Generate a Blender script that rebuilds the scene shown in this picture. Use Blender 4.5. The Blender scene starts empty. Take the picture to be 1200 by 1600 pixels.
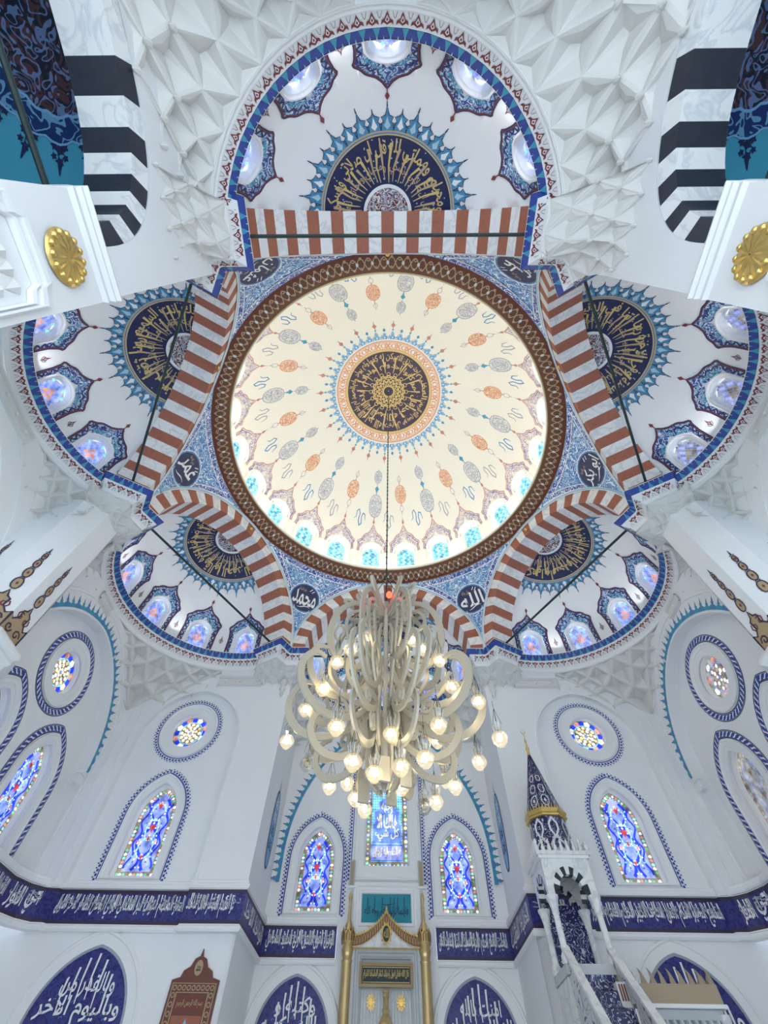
import bpy, bmesh, math, random, unicodedata
from math import sin, cos, pi, radians as rad, degrees as deg, sqrt, atan2, asin, acos
from mathutils import Vector, Matrix
from mathutils.geometry import tessellate_polygon
random.seed(7)
scene = bpy.context.scene
COL = scene.collection

# ------------------------------------------------------------------ camera
CX, CY, CZ = 0.0707, -6.5303, 1.6
F_PX, ELEV, ROLL, PAN = 686.63, 1.0015, 0.0226, -0.0245
cam_d = bpy.data.cameras.new('camera'); cam = bpy.data.objects.new('camera', cam_d); COL.objects.link(cam)
cam_d.sensor_fit = 'VERTICAL'; cam_d.sensor_height = 36.0; cam_d.lens = F_PX*36.0/1600.0
cam_d.clip_start = 0.05; cam_d.clip_end = 300
def _ry(v):
    c, s = cos(PAN), sin(PAN); x, y, z = v
    return Vector((c*x+s*y, -s*x+c*y, z))
_F = _ry((0, cos(ELEV), sin(ELEV))); _U = _ry((0, -sin(ELEV), cos(ELEV))); _R = _ry((1, 0, 0))
cr_, sr_ = cos(ROLL), sin(ROLL)
_cx = _R*cr_ + _U*sr_      # image right in world
_cy = -_R*sr_ + _U*cr_     # image up in world
m = Matrix((( _cx.x, _cy.x, -_F.x, CX), (_cx.y, _cy.y, -_F.y, CY), (_cx.z, _cy.z, -_F.z, CZ), (0, 0, 0, 1)))
cam.matrix_world = m
scene.camera = cam

# ------------------------------------------------------------------ world, exposure
scene.view_settings.view_transform = 'Standard'; scene.view_settings.look = 'None'
scene.view_settings.exposure = 0.27; scene.view_settings.gamma = 1.0
scene.view_settings.use_curve_mapping = False
w = bpy.data.worlds.new('daylight'); scene.world = w; w.use_nodes = True
bg = w.node_tree.nodes['Background']; bg.inputs[0].default_value = (0.80, 0.90, 1.0, 1); bg.inputs[1].default_value = 1.9
cy = scene.cycles
cy.use_denoising = True
cy.max_bounces = 8; cy.diffuse_bounces = 5; cy.glossy_bounces = 3; cy.transmission_bounces = 4; cy.transparent_max_bounces = 10
cy.sample_clamp_indirect = 6.0; cy.caustics_reflective = False; cy.caustics_refractive = False

# ------------------------------------------------------------------ sizes of the place
HEX = 7.0; AP = 6.06; H = 12.05; ARC_R = 3.5; ARC_I = 3.0; JAMB = 6.95
EXC, EXR = 6.14, 3.3
DZ, DR = 16.6, 6.02
FW, SW, APSE = 6.7, 8.85, 9.05     # front wall y, side wall x, mihrab wall y

def add_light(name, kind, loc, energy, color, size=1.0, rot=None, sy=None, shape=None, spot=None):
    d = bpy.data.lights.new(name, kind); d.energy = energy; d.color = color
    if kind == 'AREA':
        d.shape = shape or 'RECTANGLE'; d.size = size; d.size_y = sy or size
    else: d.shadow_soft_size = size
    if spot: d.spot_size = spot; d.spot_blend = 0.6
    o = bpy.data.objects.new(name, d); COL.objects.link(o); o.location = loc
    if rot is not None: o.rotation_euler = rot
    return o
# added area light behind the camera, standing in for daylight bounced off the floor
add_light('added_daylight_fill', 'AREA', (0, -15.0, 12.0), 5200, (0.86, 0.93, 1.0), 12, (rad(50), 0, 0), 7)
UPW = 29.0        # power of each small cornice uplight
# cove lamps standing on the ledge of the dome cornice
for k in range(12):
    a = rad(30*k)
    add_light('cove_lamp', 'POINT', (5.62*cos(a), 5.62*sin(a), 16.16), 60, (1.0, 0.93, 0.78), 0.12)

# ------------------------------------------------------------------ materials
MATS = {}
def _mat(name):
    mt = bpy.data.materials.new(name); mt.use_nodes = True; nt = mt.node_tree
    return mt, nt, nt.nodes['Principled BSDF']
def plain(name, col, rough=0.6, metal=0.0, noise=0.0, nscale=6.0, bump=0.0, spec=0.5):
    mt, nt, b = _mat(name)
    b.inputs['Base Color'].default_value = (*col, 1); b.inputs['Roughness'].default_value = rough
    b.inputs['Metallic'].default_value = metal; b.inputs['Specular IOR Level'].default_value = spec
    if noise or bump:
        tc = nt.nodes.new('ShaderNodeTexCoord'); nz = nt.nodes.new('ShaderNodeTexNoise')
        nz.inputs['Scale'].default_value = nscale; nz.inputs['Detail'].default_value = 5
        nt.links.new(tc.outputs['Object'], nz.inputs['Vector'])
        if noise:
            mx = nt.nodes.new('ShaderNodeMix'); mx.data_type = 'RGBA'
            mx.inputs[6].default_value = (*[c*(1-noise) for c in col], 1)
            mx.inputs[7].default_value = (*[min(1, c*(1+noise*0.5)) for c in col], 1)
            nt.links.new(nz.outputs['Fac'], mx.inputs[0]); nt.links.new(mx.outputs[2], b.inputs['Base Color'])
        if bump:
            bp = nt.nodes.new('ShaderNodeBump'); bp.inputs['Strength'].default_value = bump; bp.inputs['Distance'].default_value = 0.02
            nt.links.new(nz.outputs['Fac'], bp.inputs['Height']); nt.links.new(bp.outputs[0], b.inputs['Normal'])
    MATS[name] = mt
def veined(name, col, vein, scale=1.5, rough=0.35):
    mt, nt, b = _mat(name); b.inputs['Roughness'].default_value = rough
    tc = nt.nodes.new('ShaderNodeTexCoord'); nz = nt.nodes.new('ShaderNodeTexNoise'); nz.inputs['Scale'].default_value = scale
    nz.inputs['Detail'].default_value = 6; nz.inputs['Distortion'].default_value = 1.6
    rp = nt.nodes.new('ShaderNodeValToRGB'); e = rp.color_ramp.elements
    e[0].position = 0.44; e[0].color = (*col, 1); e[1].position = 0.56; e[1].color = (*col, 1)
    n = rp.color_ramp.elements.new(0.5); n.color = (*vein, 1)
    nt.links.new(tc.outputs['Object'], nz.inputs['Vector']); nt.links.new(nz.outputs['Fac'], rp.inputs[0]); nt.links.new(rp.outputs[0], b.inputs['Base Color'])
    MATS[name] = mt
def arabesque(name, ground, line, second=None, scale=5.0, width=0.035, rough=0.4, line2=None):
    """dense painted scrollwork: contour lines of two noises over a ground colour"""
    mt, nt, b = _mat(name); b.inputs['Roughness'].default_value = rough
    tc = nt.nodes.new('ShaderNodeTexCoord')
    def lines(sc, wd, seed):
        mp = nt.nodes.new('ShaderNodeMapping'); mp.inputs['Location'].default_value = (seed, seed*1.7, seed*0.3)
        nz = nt.nodes.new('ShaderNodeTexNoise'); nz.inputs['Scale'].default_value = sc; nz.inputs['Detail'].default_value = 0.6
        nz.inputs['Distortion'].default_value = 0.9
        nt.links.new(tc.outputs['Object'], mp.inputs[0]); nt.links.new(mp.outputs[0], nz.inputs['Vector'])
        s = nt.nodes.new('ShaderNodeMath'); s.operation = 'MULTIPLY'; s.inputs[1].default_value = 5.0
        fr = nt.nodes.new('ShaderNodeMath'); fr.operation = 'PINGPONG'; fr.inputs[1].default_value = 0.5
        lt = nt.nodes.new('ShaderNodeMath'); lt.operation = 'LESS_THAN'; lt.inputs[1].default_value = wd*5
        nt.links.new(nz.outputs['Fac'], s.inputs[0]); nt.links.new(s.outputs[0], fr.inputs[0]); nt.links.new(fr.outputs[0], lt.inputs[0])
        return lt.outputs[0]
    def mix(fac, a, bcol):
        mx = nt.nodes.new('ShaderNodeMix'); mx.data_type = 'RGBA'
        nt.links.new(fac, mx.inputs[0])
        if isinstance(a, tuple): mx.inputs[6].default_value = (*a, 1)
        else: nt.links.new(a, mx.inputs[6])
        mx.inputs[7].default_value = (*bcol, 1)
        return mx.outputs[2]
    c = ground
    if second: c = mix(lines(scale*0.8, width*1.6, 3.1), c, second)
    c = mix(lines(scale, width, 9.4), c, line)
    nt.links.new(c, b.inputs['Base Color']); MATS[name] = mt
def glow(name, col, strength):
    mt = bpy.data.materials.new(name); mt.use_nodes = True; nt = mt.node_tree; nt.nodes.clear()
    o = nt.nodes.new('ShaderNodeOutputMaterial'); e = nt.nodes.new('ShaderNodeEmission')
    e.inputs[0].default_value = (*col, 1); e.inputs[1].default_value = strength; nt.links.new(e.outputs[0], o.inputs[0]); MATS[name] = mt
def leaded(name, col, strength):
    """backlit coloured glass with a faint streak variation from piece to piece"""
    mt = bpy.data.materials.new(name); mt.use_nodes = True; nt = mt.node_tree; nt.nodes.clear()
    o = nt.nodes.new('ShaderNodeOutputMaterial'); e = nt.nodes.new('ShaderNodeEmission')
    tc = nt.nodes.new('ShaderNodeTexCoord'); nz = nt.nodes.new('ShaderNodeTexNoise'); nz.inputs['Scale'].default_value = 5.0
    mr = nt.nodes.new('ShaderNodeMapRange'); mr.inputs['To Min'].default_value = strength*0.45; mr.inputs['To Max'].default_value = strength*1.55
    mr.inputs['From Min'].default_value = 0.3; mr.inputs['From Max'].default_value = 0.7
    nt.links.new(tc.outputs['Object'], nz.inputs['Vector']); nt.links.new(nz.outputs['Fac'], mr.inputs['Value'])
    nt.links.new(mr.outputs[0], e.inputs[1]); e.inputs[0].default_value = (*col, 1); nt.links.new(e.outputs[0], o.inputs[0]); MATS[name] = mt

plain('plaster', (0.86, 0.87, 0.885), 0.75, noise=0.05, nscale=1.2, bump=0.08)
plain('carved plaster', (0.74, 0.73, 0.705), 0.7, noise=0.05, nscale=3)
plain('moulding', (0.86, 0.865, 0.87), 0.6)
plain('ivory paint', (0.85, 0.82, 0.75), 0.7, noise=0.03, nscale=1.0)
plain('ivory trim', (0.86, 0.84, 0.76), 0.6)
veined('white marble', (0.80, 0.80, 0.79), (0.63, 0.65, 0.67), 1.6)
plain('red stone', (0.37, 0.125, 0.075), 0.6, noise=0.22, nscale=9)
plain('black stone', (0.025, 0.03, 0.045), 0.35, noise=0.4, nscale=7)
plain('grey marble', (0.55, 0.58, 0.60), 0.4, noise=0.15, nscale=3)
plain('navy', (0.012, 0.018, 0.085), 0.5)
plain('dark plum', (0.045, 0.03, 0.065), 0.5)
plain('cobalt', (0.03, 0.065, 0.33), 0.5)
plain('tile blue', (0.018, 0.018, 0.16), 0.12, noise=0.35, nscale=22)
plain('mid blue', (0.07, 0.25, 0.50), 0.5)
plain('crest blue', (0.06, 0.27, 0.47), 0.5)
plain('sky blue', (0.22, 0.45, 0.70), 0.5)
plain('pale blue', (0.42, 0.60, 0.72), 0.5)
plain('turquoise', (0.05, 0.33, 0.47), 0.5)
plain('teal', (0.03, 0.27, 0.36), 0.12)
plain('gallery shade teal', (0.07, 0.38, 0.54), 0.6)  # cool shade inside the gallery, put into the base colour
plain('white paint', (0.84, 0.85, 0.86), 0.6)
plain('off white', (0.70, 0.72, 0.72), 0.6)
plain('grey paint', (0.35, 0.38, 0.45), 0.6)
plain('crimson', (0.20, 0.03, 0.035), 0.5)
plain('rose', (0.52, 0.22, 0.17), 0.5)
plain('orange paint', (0.70, 0.33, 0.16), 0.5)
plain('brown red', (0.19, 0.045, 0.025), 0.5, noise=0.2, nscale=8)
plain('umber', (0.15, 0.055, 0.028), 0.5, noise=0.2, nscale=8)
plain('tan scroll', (0.52, 0.38, 0.22), 0.5)
plain('gold paint', (0.66, 0.50, 0.20), 0.4)
plain('gold', (0.78, 0.55, 0.18), 0.28, metal=0.85, noise=0.25, nscale=12)
plain('brass', (0.68, 0.50, 0.24), 0.3, metal=0.75, noise=0.2, nscale=5)
plain('iron', (0.012, 0.03, 0.03), 0.5)
plain('arm metal', (0.50, 0.46, 0.37), 0.38, metal=0.1)
plain('canopy cloth', (0.42, 0.33, 0.23), 0.7)
plain('picture brown', (0.17, 0.055, 0.04), 0.6, noise=0.2, nscale=14)
plain('picture tan', (0.45, 0.33, 0.19), 0.6)
plain('carpet', (0.74, 0.80, 0.84), 0.95, noise=0.1, nscale=4)  # paler than the real turquoise carpet, to bounce light upward
arabesque('pendentive scrollwork', (0.13, 0.34, 0.60), (0.78, 0.86, 0.92), (0.05, 0.14, 0.44), 5.2, 0.026)
arabesque('surround scroll', (0.70, 0.75, 0.82), (0.03, 0.05, 0.28), (0.30, 0.50, 0.66), 6.5, 0.045)
arabesque('grey lace', (0.78, 0.76, 0.74), (0.36, 0.38, 0.48), None, 8.0, 0.032)
arabesque('orange lace', (0.72, 0.42, 0.28), (0.84, 0.74, 0.62), (0.60, 0.22, 0.14), 8.0, 0.05)
arabesque('dome lace', (0.82, 0.79, 0.74), (0.25, 0.27, 0.50), (0.80, 0.62, 0.52), 6.5, 0.035)
arabesque('blue border scroll', (0.03, 0.07, 0.34), (0.80, 0.86, 0.92), None, 6.5, 0.03)
arabesque('crimson scroll', (0.16, 0.02, 0.03), (0.72, 0.70, 0.66), (0.25, 0.30, 0.42), 6.0, 0.03)
arabesque('tile scroll', (0.018, 0.018, 0.15), (0.035, 0.05, 0.22), (0.05, 0.04, 0.20), 5.0, 0.03, 0.38)
arabesque('gallery scrollwork', (0.012, 0.012, 0.03), (0.16, 0.22, 0.42), (0.10, 0.035, 0.04), 4.2, 0.03)
arabesque('gallery border', (0.01, 0.03, 0.14), (0.16, 0.36, 0.55), None, 3.4, 0.03)
arabesque('column brass', (0.62, 0.47, 0.25), (0.74, 0.66, 0.52), None, 7.0, 0.05, 0.32)
arabesque('minbar tile', (0.015, 0.012, 0.09), (0.50, 0.55, 0.68), None, 9.0, 0.018, 0.3)
arabesque('pierced marble', (0.62, 0.64, 0.66), (0.10, 0.14, 0.20), None, 4.0, 0.02, 0.4)
for nm, c, s in (('glass deep blue', (0.03, 0.07, 0.95), 1.0), ('glass blue', (0.16, 0.30, 1.0), 1.0), ('glass lavender', (0.33, 0.40, 1.0), 1.0),
                 ('glass red', (0.80, 0.10, 0.10), 0.75), ('glass rose', (0.90, 0.42, 0.36), 0.8), ('glass green', (0.20, 0.75, 0.42), 0.8),
                 ('glass aqua', (0.25, 0.80, 0.95), 1.05), ('glass white', (0.85, 0.97, 1.0), 1.35), ('glass yellow', (0.98, 0.90, 0.48), 1.1),
                 ('glass olive', (0.38, 0.34, 0.28), 0.6), ('glass grey', (0.55, 0.58, 0.62), 0.55), ('glass grey blue', (0.36, 0.42, 0.72), 0.6)):
    leaded(nm, c, s)
glow('lamp glow', (1.0, 0.80, 0.45), 34.0)
glow('lamp halo', (1.0, 0.84, 0.50), 3.2)
glow('red glow', (1.0, 0.06, 0.03), 5.0)
# clear lamp glass: see-through with a soft sheen
mt = bpy.data.materials.new('lamp glass'); mt.use_nodes = True; nt = mt.node_tree; nt.nodes.clear()
o_ = nt.nodes.new('ShaderNodeOutputMaterial'); tr = nt.nodes.new('ShaderNodeBsdfTransparent'); gl = nt.nodes.new('ShaderNodeBsdfGlossy'); mx = nt.nodes.new('ShaderNodeMixShader')
tr.inputs[0].default_value = (0.97, 0.95, 0.88, 1); gl.inputs['Roughness'].default_value = 0.12
lw = nt.nodes.new('ShaderNodeLayerWeight'); lw.inputs[0].default_value = 0.55
mr = nt.nodes.new('ShaderNodeMapRange'); mr.inputs['To Min'].default_value = 0.10; mr.inputs['To Max'].default_value = 0.75
nt.links.new(lw.outputs['Facing'], mr.inputs[0]); nt.links.new(mr.outputs[0], mx.inputs[0]); nt.links.new(tr.outputs[0], mx.inputs[1]); nt.links.new(gl.outputs[0], mx.inputs[2]); nt.links.new(mx.outputs[0], o_.inputs[0])
MATS['lamp glass'] = mt
# cut crystal, its bulb's light put in as a glow of its own
mt = bpy.data.materials.new('lit crystal'); mt.use_nodes = True; nt = mt.node_tree; nt.nodes.clear()
o_ = nt.nodes.new('ShaderNodeOutputMaterial'); tr = nt.nodes.new('ShaderNodeBsdfTransparent'); em = nt.nodes.new('ShaderNodeEmission'); mx = nt.nodes.new('ShaderNodeMixShader')
gl = nt.nodes.new('ShaderNodeBsdfGlossy'); gl.inputs['Roughness'].default_value = 0.1; mx2 = nt.nodes.new('ShaderNodeMixShader'); mx2.inputs[0].default_value = 0.12
em.inputs[0].default_value = (1.0, 0.82, 0.46, 1); em.inputs[1].default_value = 1.5; mx.inputs[0].default_value = 0.24
nt.links.new(tr.outputs[0], mx.inputs[1]); nt.links.new(em.outputs[0], mx.inputs[2]); nt.links.new(mx.outputs[0], mx2.inputs[1]); nt.links.new(gl.outputs[0], mx2.inputs[2]); nt.links.new(mx2.outputs[0], o_.inputs[0])
MATS['lit crystal'] = mt

# ------------------------------------------------------------------ scene graph helpers
def tag(o, label=None, cat=None, group=None, kind=None):
    if label: o['label'] = label
    if cat: o['category'] = cat
    if group: o['group'] = group
    if kind: o['kind'] = kind
    return o
def thing(name, label, cat, loc=(0, 0, 0), group=None, kind=None):
    o = bpy.data.objects.new(name, None); COL.objects.link(o); o.location = loc; o.empty_display_size = 0.2
    return tag(o, label, cat, group, kind)
class MB:
    """collects polygons (with material keys) into one mesh"""
    def __init__(s): s.v = []; s.f = []; s.m = []
    def face(s, pts, mat):
        n = len(s.v); s.v.extend([tuple(p) for p in pts]); s.f.append(tuple(range(n, n+len(pts)))); s.m.append(mat)
    def mesh(s, verts, faces, mat):
        n = len(s.v); s.v.extend([tuple(p) for p in verts]); 
        for f in faces: s.f.append(tuple(i+n for i in f)); s.m.append(mat)
    def grid(s, fn, us, vs, mat, skip=None, closed=False):
        n = len(s.v); W = len(us)
        for v in vs:
            for u in us: s.v.append(tuple(fn(u, v)))
        for j in range(len(vs)-1):
            for i in range(W-1 + (1 if closed else 0)):
                i2 = (i+1) % W
                if skip and skip(0.5*(us[i]+us[i2 if i2 else i]), 0.5*(vs[j]+vs[j+1])): continue
                s.f.append((n+j*W+i, n+j*W+i2, n+(j+1)*W+i2, n+(j+1)*W+i)); s.m.append(mat if isinstance(mat, str) else mat(i, j))
    def loops(s, A, B, mat, closed=True):
        n = len(s.v); L = len(A); s.v.extend([tuple(p) for p in A]+[tuple(p) for p in B])
        for i in range(L if closed else L-1):
            j = (i+1) % L; s.f.append((n+i, n+j, n+L+j, n+L+i)); s.m.append(mat)
    def holed(s, loops2, fn, mat):
        """flat filled polygon: loops2[0] outer, the rest holes, 2-D points"""
        lp = [[Vector((p[0], p[1], 0)) for p in l] for l in loops2]
        tris = tessellate_polygon(lp); flat = [p for l in loops2 for p in l]
        s.mesh([fn(p[0], p[1]) for p in flat], tris, mat)
    def box(s, c, d, mat, rz=0.0):
        x, y, z = c; a, b, h = d[0]/2, d[1]/2, d[2]/2; cs, sn = cos(rz), sin(rz)
        P = [(x+cs*i*a-sn*j*b, y+sn*i*a+cs*j*b, z+k*h) for k in (-1, 1) for j in (-1, 1) for i in (-1, 1)]
        s.mesh(P, [(0, 2, 3, 1), (4, 5, 7, 6), (0, 1, 5, 4), (2, 6, 7, 3), (0, 4, 6, 2), (1, 3, 7, 5)], mat)
    def lathe(s, prof, c, mat, n=16, ax=None, phase=0.0, wob=None):
        """prof: (r, z) list around a vertical axis at c"""
        us = list(range(n))
        def fn(u, v):
            r, z = prof[v]; a = 2*pi*u/n+phase; rr = r*(1+(wob(u, v) if wob else 0))
            return (c[0]+rr*cos(a), c[1]+rr*sin(a), c[2]+z)
        s.grid(fn, us, list(range(len(prof))), mat if isinstance(mat, str) else (lambda i, j: mat(i, j)), closed=True)
    def tube(s, pts, r, mat, n=6):
        pts = [Vector(p) for p in pts]; rings = []
        for i, p in enumerate(pts):
            t = (pts[min(i+1, len(pts)-1)]-pts[max(i-1, 0)]).normalized()
            a = t.cross(Vector((0, 0, 1))) if abs(t.z) < 0.95 else t.cross(Vector((1, 0, 0))); a.normalize(); b = t.cross(a)
            rr = r[i] if isinstance(r, (list, tuple)) else r
            rings.append([p+a*rr*cos(2*pi*k/n)+b*rr*sin(2*pi*k/n) for k in range(n)])
        for A, B in zip(rings, rings[1:]): s.loops(A, B, mat)
        s.face(rings[0], mat); s.face(rings[-1], mat)
    def build(s, name, parent=None, smooth=False, loc=(0, 0, 0)):
        if smooth == 'weld' or smooth is True: pass
        me = bpy.data.meshes.new(name); lx, ly, lz = loc
        me.from_pydata([(x-lx, y-ly, z-lz) for x, y, z in s.v], [], s.f)
        keys = []
        for k in s.m:
            if k not in keys: keys.append(k)
        for k in keys: me.materials.append(MATS[k])
        idx = {k: i for i, k in enumerate(keys)}
        me.polygons.foreach_set('material_index', [idx[k] for k in s.m])
        if smooth: me.polygons.foreach_set('use_smooth', [True]*len(s.f))
        me.update(); o = bpy.data.objects.new(name, me); COL.objects.link(o); o.location = loc
        if parent is not None:
            o.parent = parent; o.location = Vector(loc)-parent.location
        return o
def lin(a, b, n): return [a+(b-a)*i/(n-1) for i in range(n)]

# 2-D motif kit -------------------------------------------------------
def ribbon(mb, pts, wd, fn, mat, closed=False):
    """brush stroke: pts 2-D, wd width (number or per-point list)"""
    L = len(pts); A = []; B = []
    for i, p in enumerate(pts):
        a = pts[(i-1) % L] if (closed or i > 0) else p; b = pts[(i+1) % L] if (closed or i < L-1) else p
        dx, dy = b[0]-a[0], b[1]-a[1]; l = sqrt(dx*dx+dy*dy) or 1e-9
        ww = (wd[i] if isinstance(wd, (list, tuple)) else wd)/2
        A.append(fn(p[0]-dy/l*ww, p[1]+dx/l*ww)); B.append(fn(p[0]+dy/l*ww, p[1]-dx/l*ww))
    mb.loops(A, B, mat, closed)
def ogee(w_, h_, n=9, sharp=1.6):
    """pointed oval outline centred at 0,0"""
    P = []
    for i in range(n): t = i/(n-1); P.append((w_/2*sin(pi*t)**0.8 if 0 < t < 1 else 0, -h_/2+h_*(0.5-0.5*cos(pi*t))*1.0))
    Q = [(-x, y) for x, y in P[1:-1]][::-1]
    return P+Q
def circ(r, n=20, cx=0, cy=0, a0=0.0): return [(cx+r*cos(2*pi*i/n+a0), cy+r*sin(2*pi*i/n+a0)) for i in range(n)]
def xf(pts, dx=0, dy=0, s=1, sy=None, rot=0):
    c, q = cos(rot), sin(rot); sy = s if sy is None else sy
    return [(dx+c*x*s-q*y*sy, dy+q*x*s+c*y*sy) for x, y in pts]
def spiral(r0, turns, n=14, a0=0.0, sgn=1):
    return [(r0*(1-0.85*t/(n-1))*cos(a0+sgn*2*pi*turns*t/(n-1)), r0*(1-0.85*t/(n-1))*sin(a0+sgn*2*pi*turns*t/(n-1))) for t in range(n)]
def arch_outline(a, zs, off=0.0, k=1.25, z0=0.0, n=14, bottom_off=None, cx=0.0):
    """pointed arch: half width a, springing zs, base z0; offset off outwards; counter-clockwise from base right"""
    R = a*k; r = R+off; c = R-a
    amax = acos(c/r) if r > c else 0
    b = z0-(off if bottom_off is None else bottom_off)
    right = [(cx-c+r*cos(t), zs+r*sin(t)) for t in lin(0, amax, n)]
    left = [(2*cx-x, z) for x, z in right[::-1][1:]]
    nb = 8
    P = [(cx+a+off, b+(zs-b)*i/nb) for i in range(nb)]+right+left
    P += [(cx-a-off, zs-(zs-b)*i/nb) for i in range(1, nb+1)]
    return P
def resample(pts, step, closed=False):
    pts = list(pts)+([pts[0]] if closed else [])
    seg = [sqrt((b[0]-a[0])**2+(b[1]-a[1])**2) for a, b in zip(pts, pts[1:])]; L = sum(seg)
    n = max(2, round(L/step)); out = []; 
    for i in range(n+(0 if closed else 1)):
        s = L*i/n; j = 0
        while j < len(seg)-1 and s > seg[j]: s -= seg[j]; j += 1
        a, b = pts[j], pts[j+1]; t = s/seg[j] if seg[j] else 0; dx, dy = b[0]-a[0], b[1]-a[1]; l = seg[j] or 1
        out.append((a[0]+dx*t, a[1]+dy*t, dy/l, -dx/l))     # point and right-hand normal
    return out, L/n

def arch_light(mb, fn, a, zs, z0, k, mat, rows=9):
    # curved glazing bed of an arched light, following the wall it sits in
    R_ = a*k; c = R_-a; top = zs+sqrt(max(R_*R_-c*c, 0))
    def hw_(y): return a if y <= zs else max(0.0, sqrt(max(R_*R_-(y-zs)**2, 0))-c)
    ys = lin(z0, top-.002, rows)
    mb.grid(lambda u, v: fn(u*hw_(v), v), lin(-1, 1, 7), ys, mat)
# Arabic writing -------------------------------------------------------
_forms = {}
for cp in range(0xFE80, 0xFEFD):
    d = unicodedata.decomposition(chr(cp)).split()
    if not d: continue
    _forms.setdefault(''.join(chr(int(x, 16)) for x in d[1:]), {})[d[0].strip('<>')] = chr(cp)
def shape(s):
    s = s.replace('لا', '\u0001').replace('لأ', '\u0002').replace('لإ', '\u0003'); key = {'\u0001': 'لا', '\u0002': 'لأ', '\u0003': 'لإ'}
    out = []
    for i, ch in enumerate(s):
        k = key.get(ch, ch); f = _forms.get(k)
        if not f: out.append(ch); continue
        p = _forms.get(key.get(s[i-1], s[i-1])) if i else None; n = _forms.get(key.get(s[i+1], s[i+1])) if i+1 < len(s) else None
        jp = bool(p and 'initial' in p and 'final' in f); jn = bool(n and 'final' in n and 'initial' in f)
        out.append(f.get('medial' if jp and jn else 'final' if jp else 'initial' if jn else 'isolated', ch))
    return ''.join(out[::-1])
_tcache = {}
def text_mesh(s):
    if s in _tcache: return _tcache[s]
    c = bpy.data.curves.new('writing', 'FONT'); c.body = shape(s); c.resolution_u = 2; c.fill_mode = 'FRONT'; c.offset = 0.014
    o = bpy.data.objects.new('writing', c); COL.objects.link(o)
    dg = bpy.context.evaluated_depsgraph_get(); me = bpy.data.meshes.new_from_object(o.evaluated_get(dg))
    V = [(v.co.x, v.co.y) for v in me.vertices]; Fc = [tuple(p.vertices) for p in me.polygons]
    bpy.data.objects.remove(o); bpy.data.curves.remove(c); bpy.data.meshes.remove(me)
    x0 = min(v[0] for v in V); x1 = max(v[0] for v in V); y0 = min(v[1] for v in V); y1 = max(v[1] for v in V)
    V = [((x-x0)/(x1-x0), (y-y0)/(y1-y0)) for x, y in V]
    _tcache[s] = (V, Fc, (x1-x0)/(y1-y0)); return _tcache[s]
def write(mb, s, fn, x0, x1, y0, y1, mat, strokes=0, smat=None, warp=0.0):
    """fit the writing into the rectangle; strokes adds long upright calligraphic shafts and small marks"""
    V, Fc, _ = text_mesh(s)
    # thuluth feel: sweep of the letters rises and falls
    def g(x, y):
        yy = y+warp*0.06*sin(x*17)+warp*0.04*sin(x*41+1)
        return fn(x0+(x1-x0)*x, y0+(y1-y0)*(yy*0.92+0.04))
    mb.mesh([g(x, y) for x, y in V], Fc, mat)
    rnd = random.Random(len(s)*31+strokes)
    for i in range(strokes):
        x = (i+0.5+rnd.uniform(-.3, .3))/strokes; a = rnd.uniform(0.30, 0.5); b = rnd.uniform(0.9, 1.0); k = rnd.uniform(-0.01, 0.012)
        wd = (y1-y0)*0.045
        ribbon(mb, [(x0+(x1-x0)*(x+k*(t-1)/2), y0+(y1-y0)*(a+(b-a)*t/2)) for t in range(3)], [wd*.7, wd, wd*1.3], fn, smat or mat)
        if i % 2 == 0:
            xx = x0+(x1-x0)*(x+0.4/strokes); yy = y0+(y1-y0)*rnd.uniform(0.55, 0.9); q = wd*0.8
            mb.face([fn(xx-q, yy), fn(xx, yy-q), fn(xx+q, yy), fn(xx, yy+q)], smat or mat)
def plane_frame(o, u, n, v=(0, 0, 1)):
    o, u, n, v = Vector(o), Vector(u), Vector(n), Vector(v)
    def F(w_=0.0):
        return lambda x, y: o+u*x+v*y+n*w_
    return F

# ================================================================== STRUCTURE
clock_name = {90: 'mihrab-side', 150: 'lower left', 210: 'upper left', 270: 'rear overhead', 330: 'upper right', 30: 'lower right'}
def rot2(x, y, a): return (x*cos(a)-y*sin(a), x*sin(a)+y*cos(a))
def arm(k):
    """local frame of the arch facing direction k degrees: x along the hexagon side, y outward"""
    a = rad(k-90)
    def g(x, y, z): X, Y = rot2(x, y, a); return Vector((X, Y, z))
    return g

# floor
mb = MB(); mb.holed([[(-9.4, -15), (9.4, -15), (9.4, 9.6), (-9.4, 9.6)]], lambda x, y: (x, y, 0), 'carpet')
tag(mb.build('floor'), 'turquoise carpeted floor of the prayer hall, paled to bounce light', 'floor', kind='structure')

# ---------------------------------------------------------------- main dome
def dsurf(r, phi, w_=0.0):          # by plan radius
    q = DR-w_; rr = min(r, q*0.9999); return Vector((rr*cos(phi), rr*sin(phi), DZ+sqrt(q*q-rr*rr)))
def dwall(phi, s, w_=0.0):          # by arc height above the springing
    q = DR-w_
    if s <= 0: return Vector((q*cos(phi), q*sin(phi), DZ+s))
    e = s/DR; return Vector((q*cos(e)*cos(phi), q*cos(e)*sin(phi), DZ+q*sin(e)))
WIN_A = [rad(7.5+15*i) for i in range(24)]
dome = thing('dome', 'great round cream painted dome with a ring of small windows and a gold calligraphy medallion', 'dome', (0, 0, DZ), kind='structure')
mb = MB()
hw = rad(4.6)
us = []
for a in WIN_A: us += [a-hw, a-hw/3, a+hw/3, a+hw]
us += []
vs = [-0.75, 0.28, 1.70]+lin(1.7, DR*pi/2-0.02, 26)[1:]
def dskip(u, v):
    return 0.28-0.001 < v < 1.70 and min(abs(((u-a+pi) % (2*pi))-pi) for a in WIN_A) < hw
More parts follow.
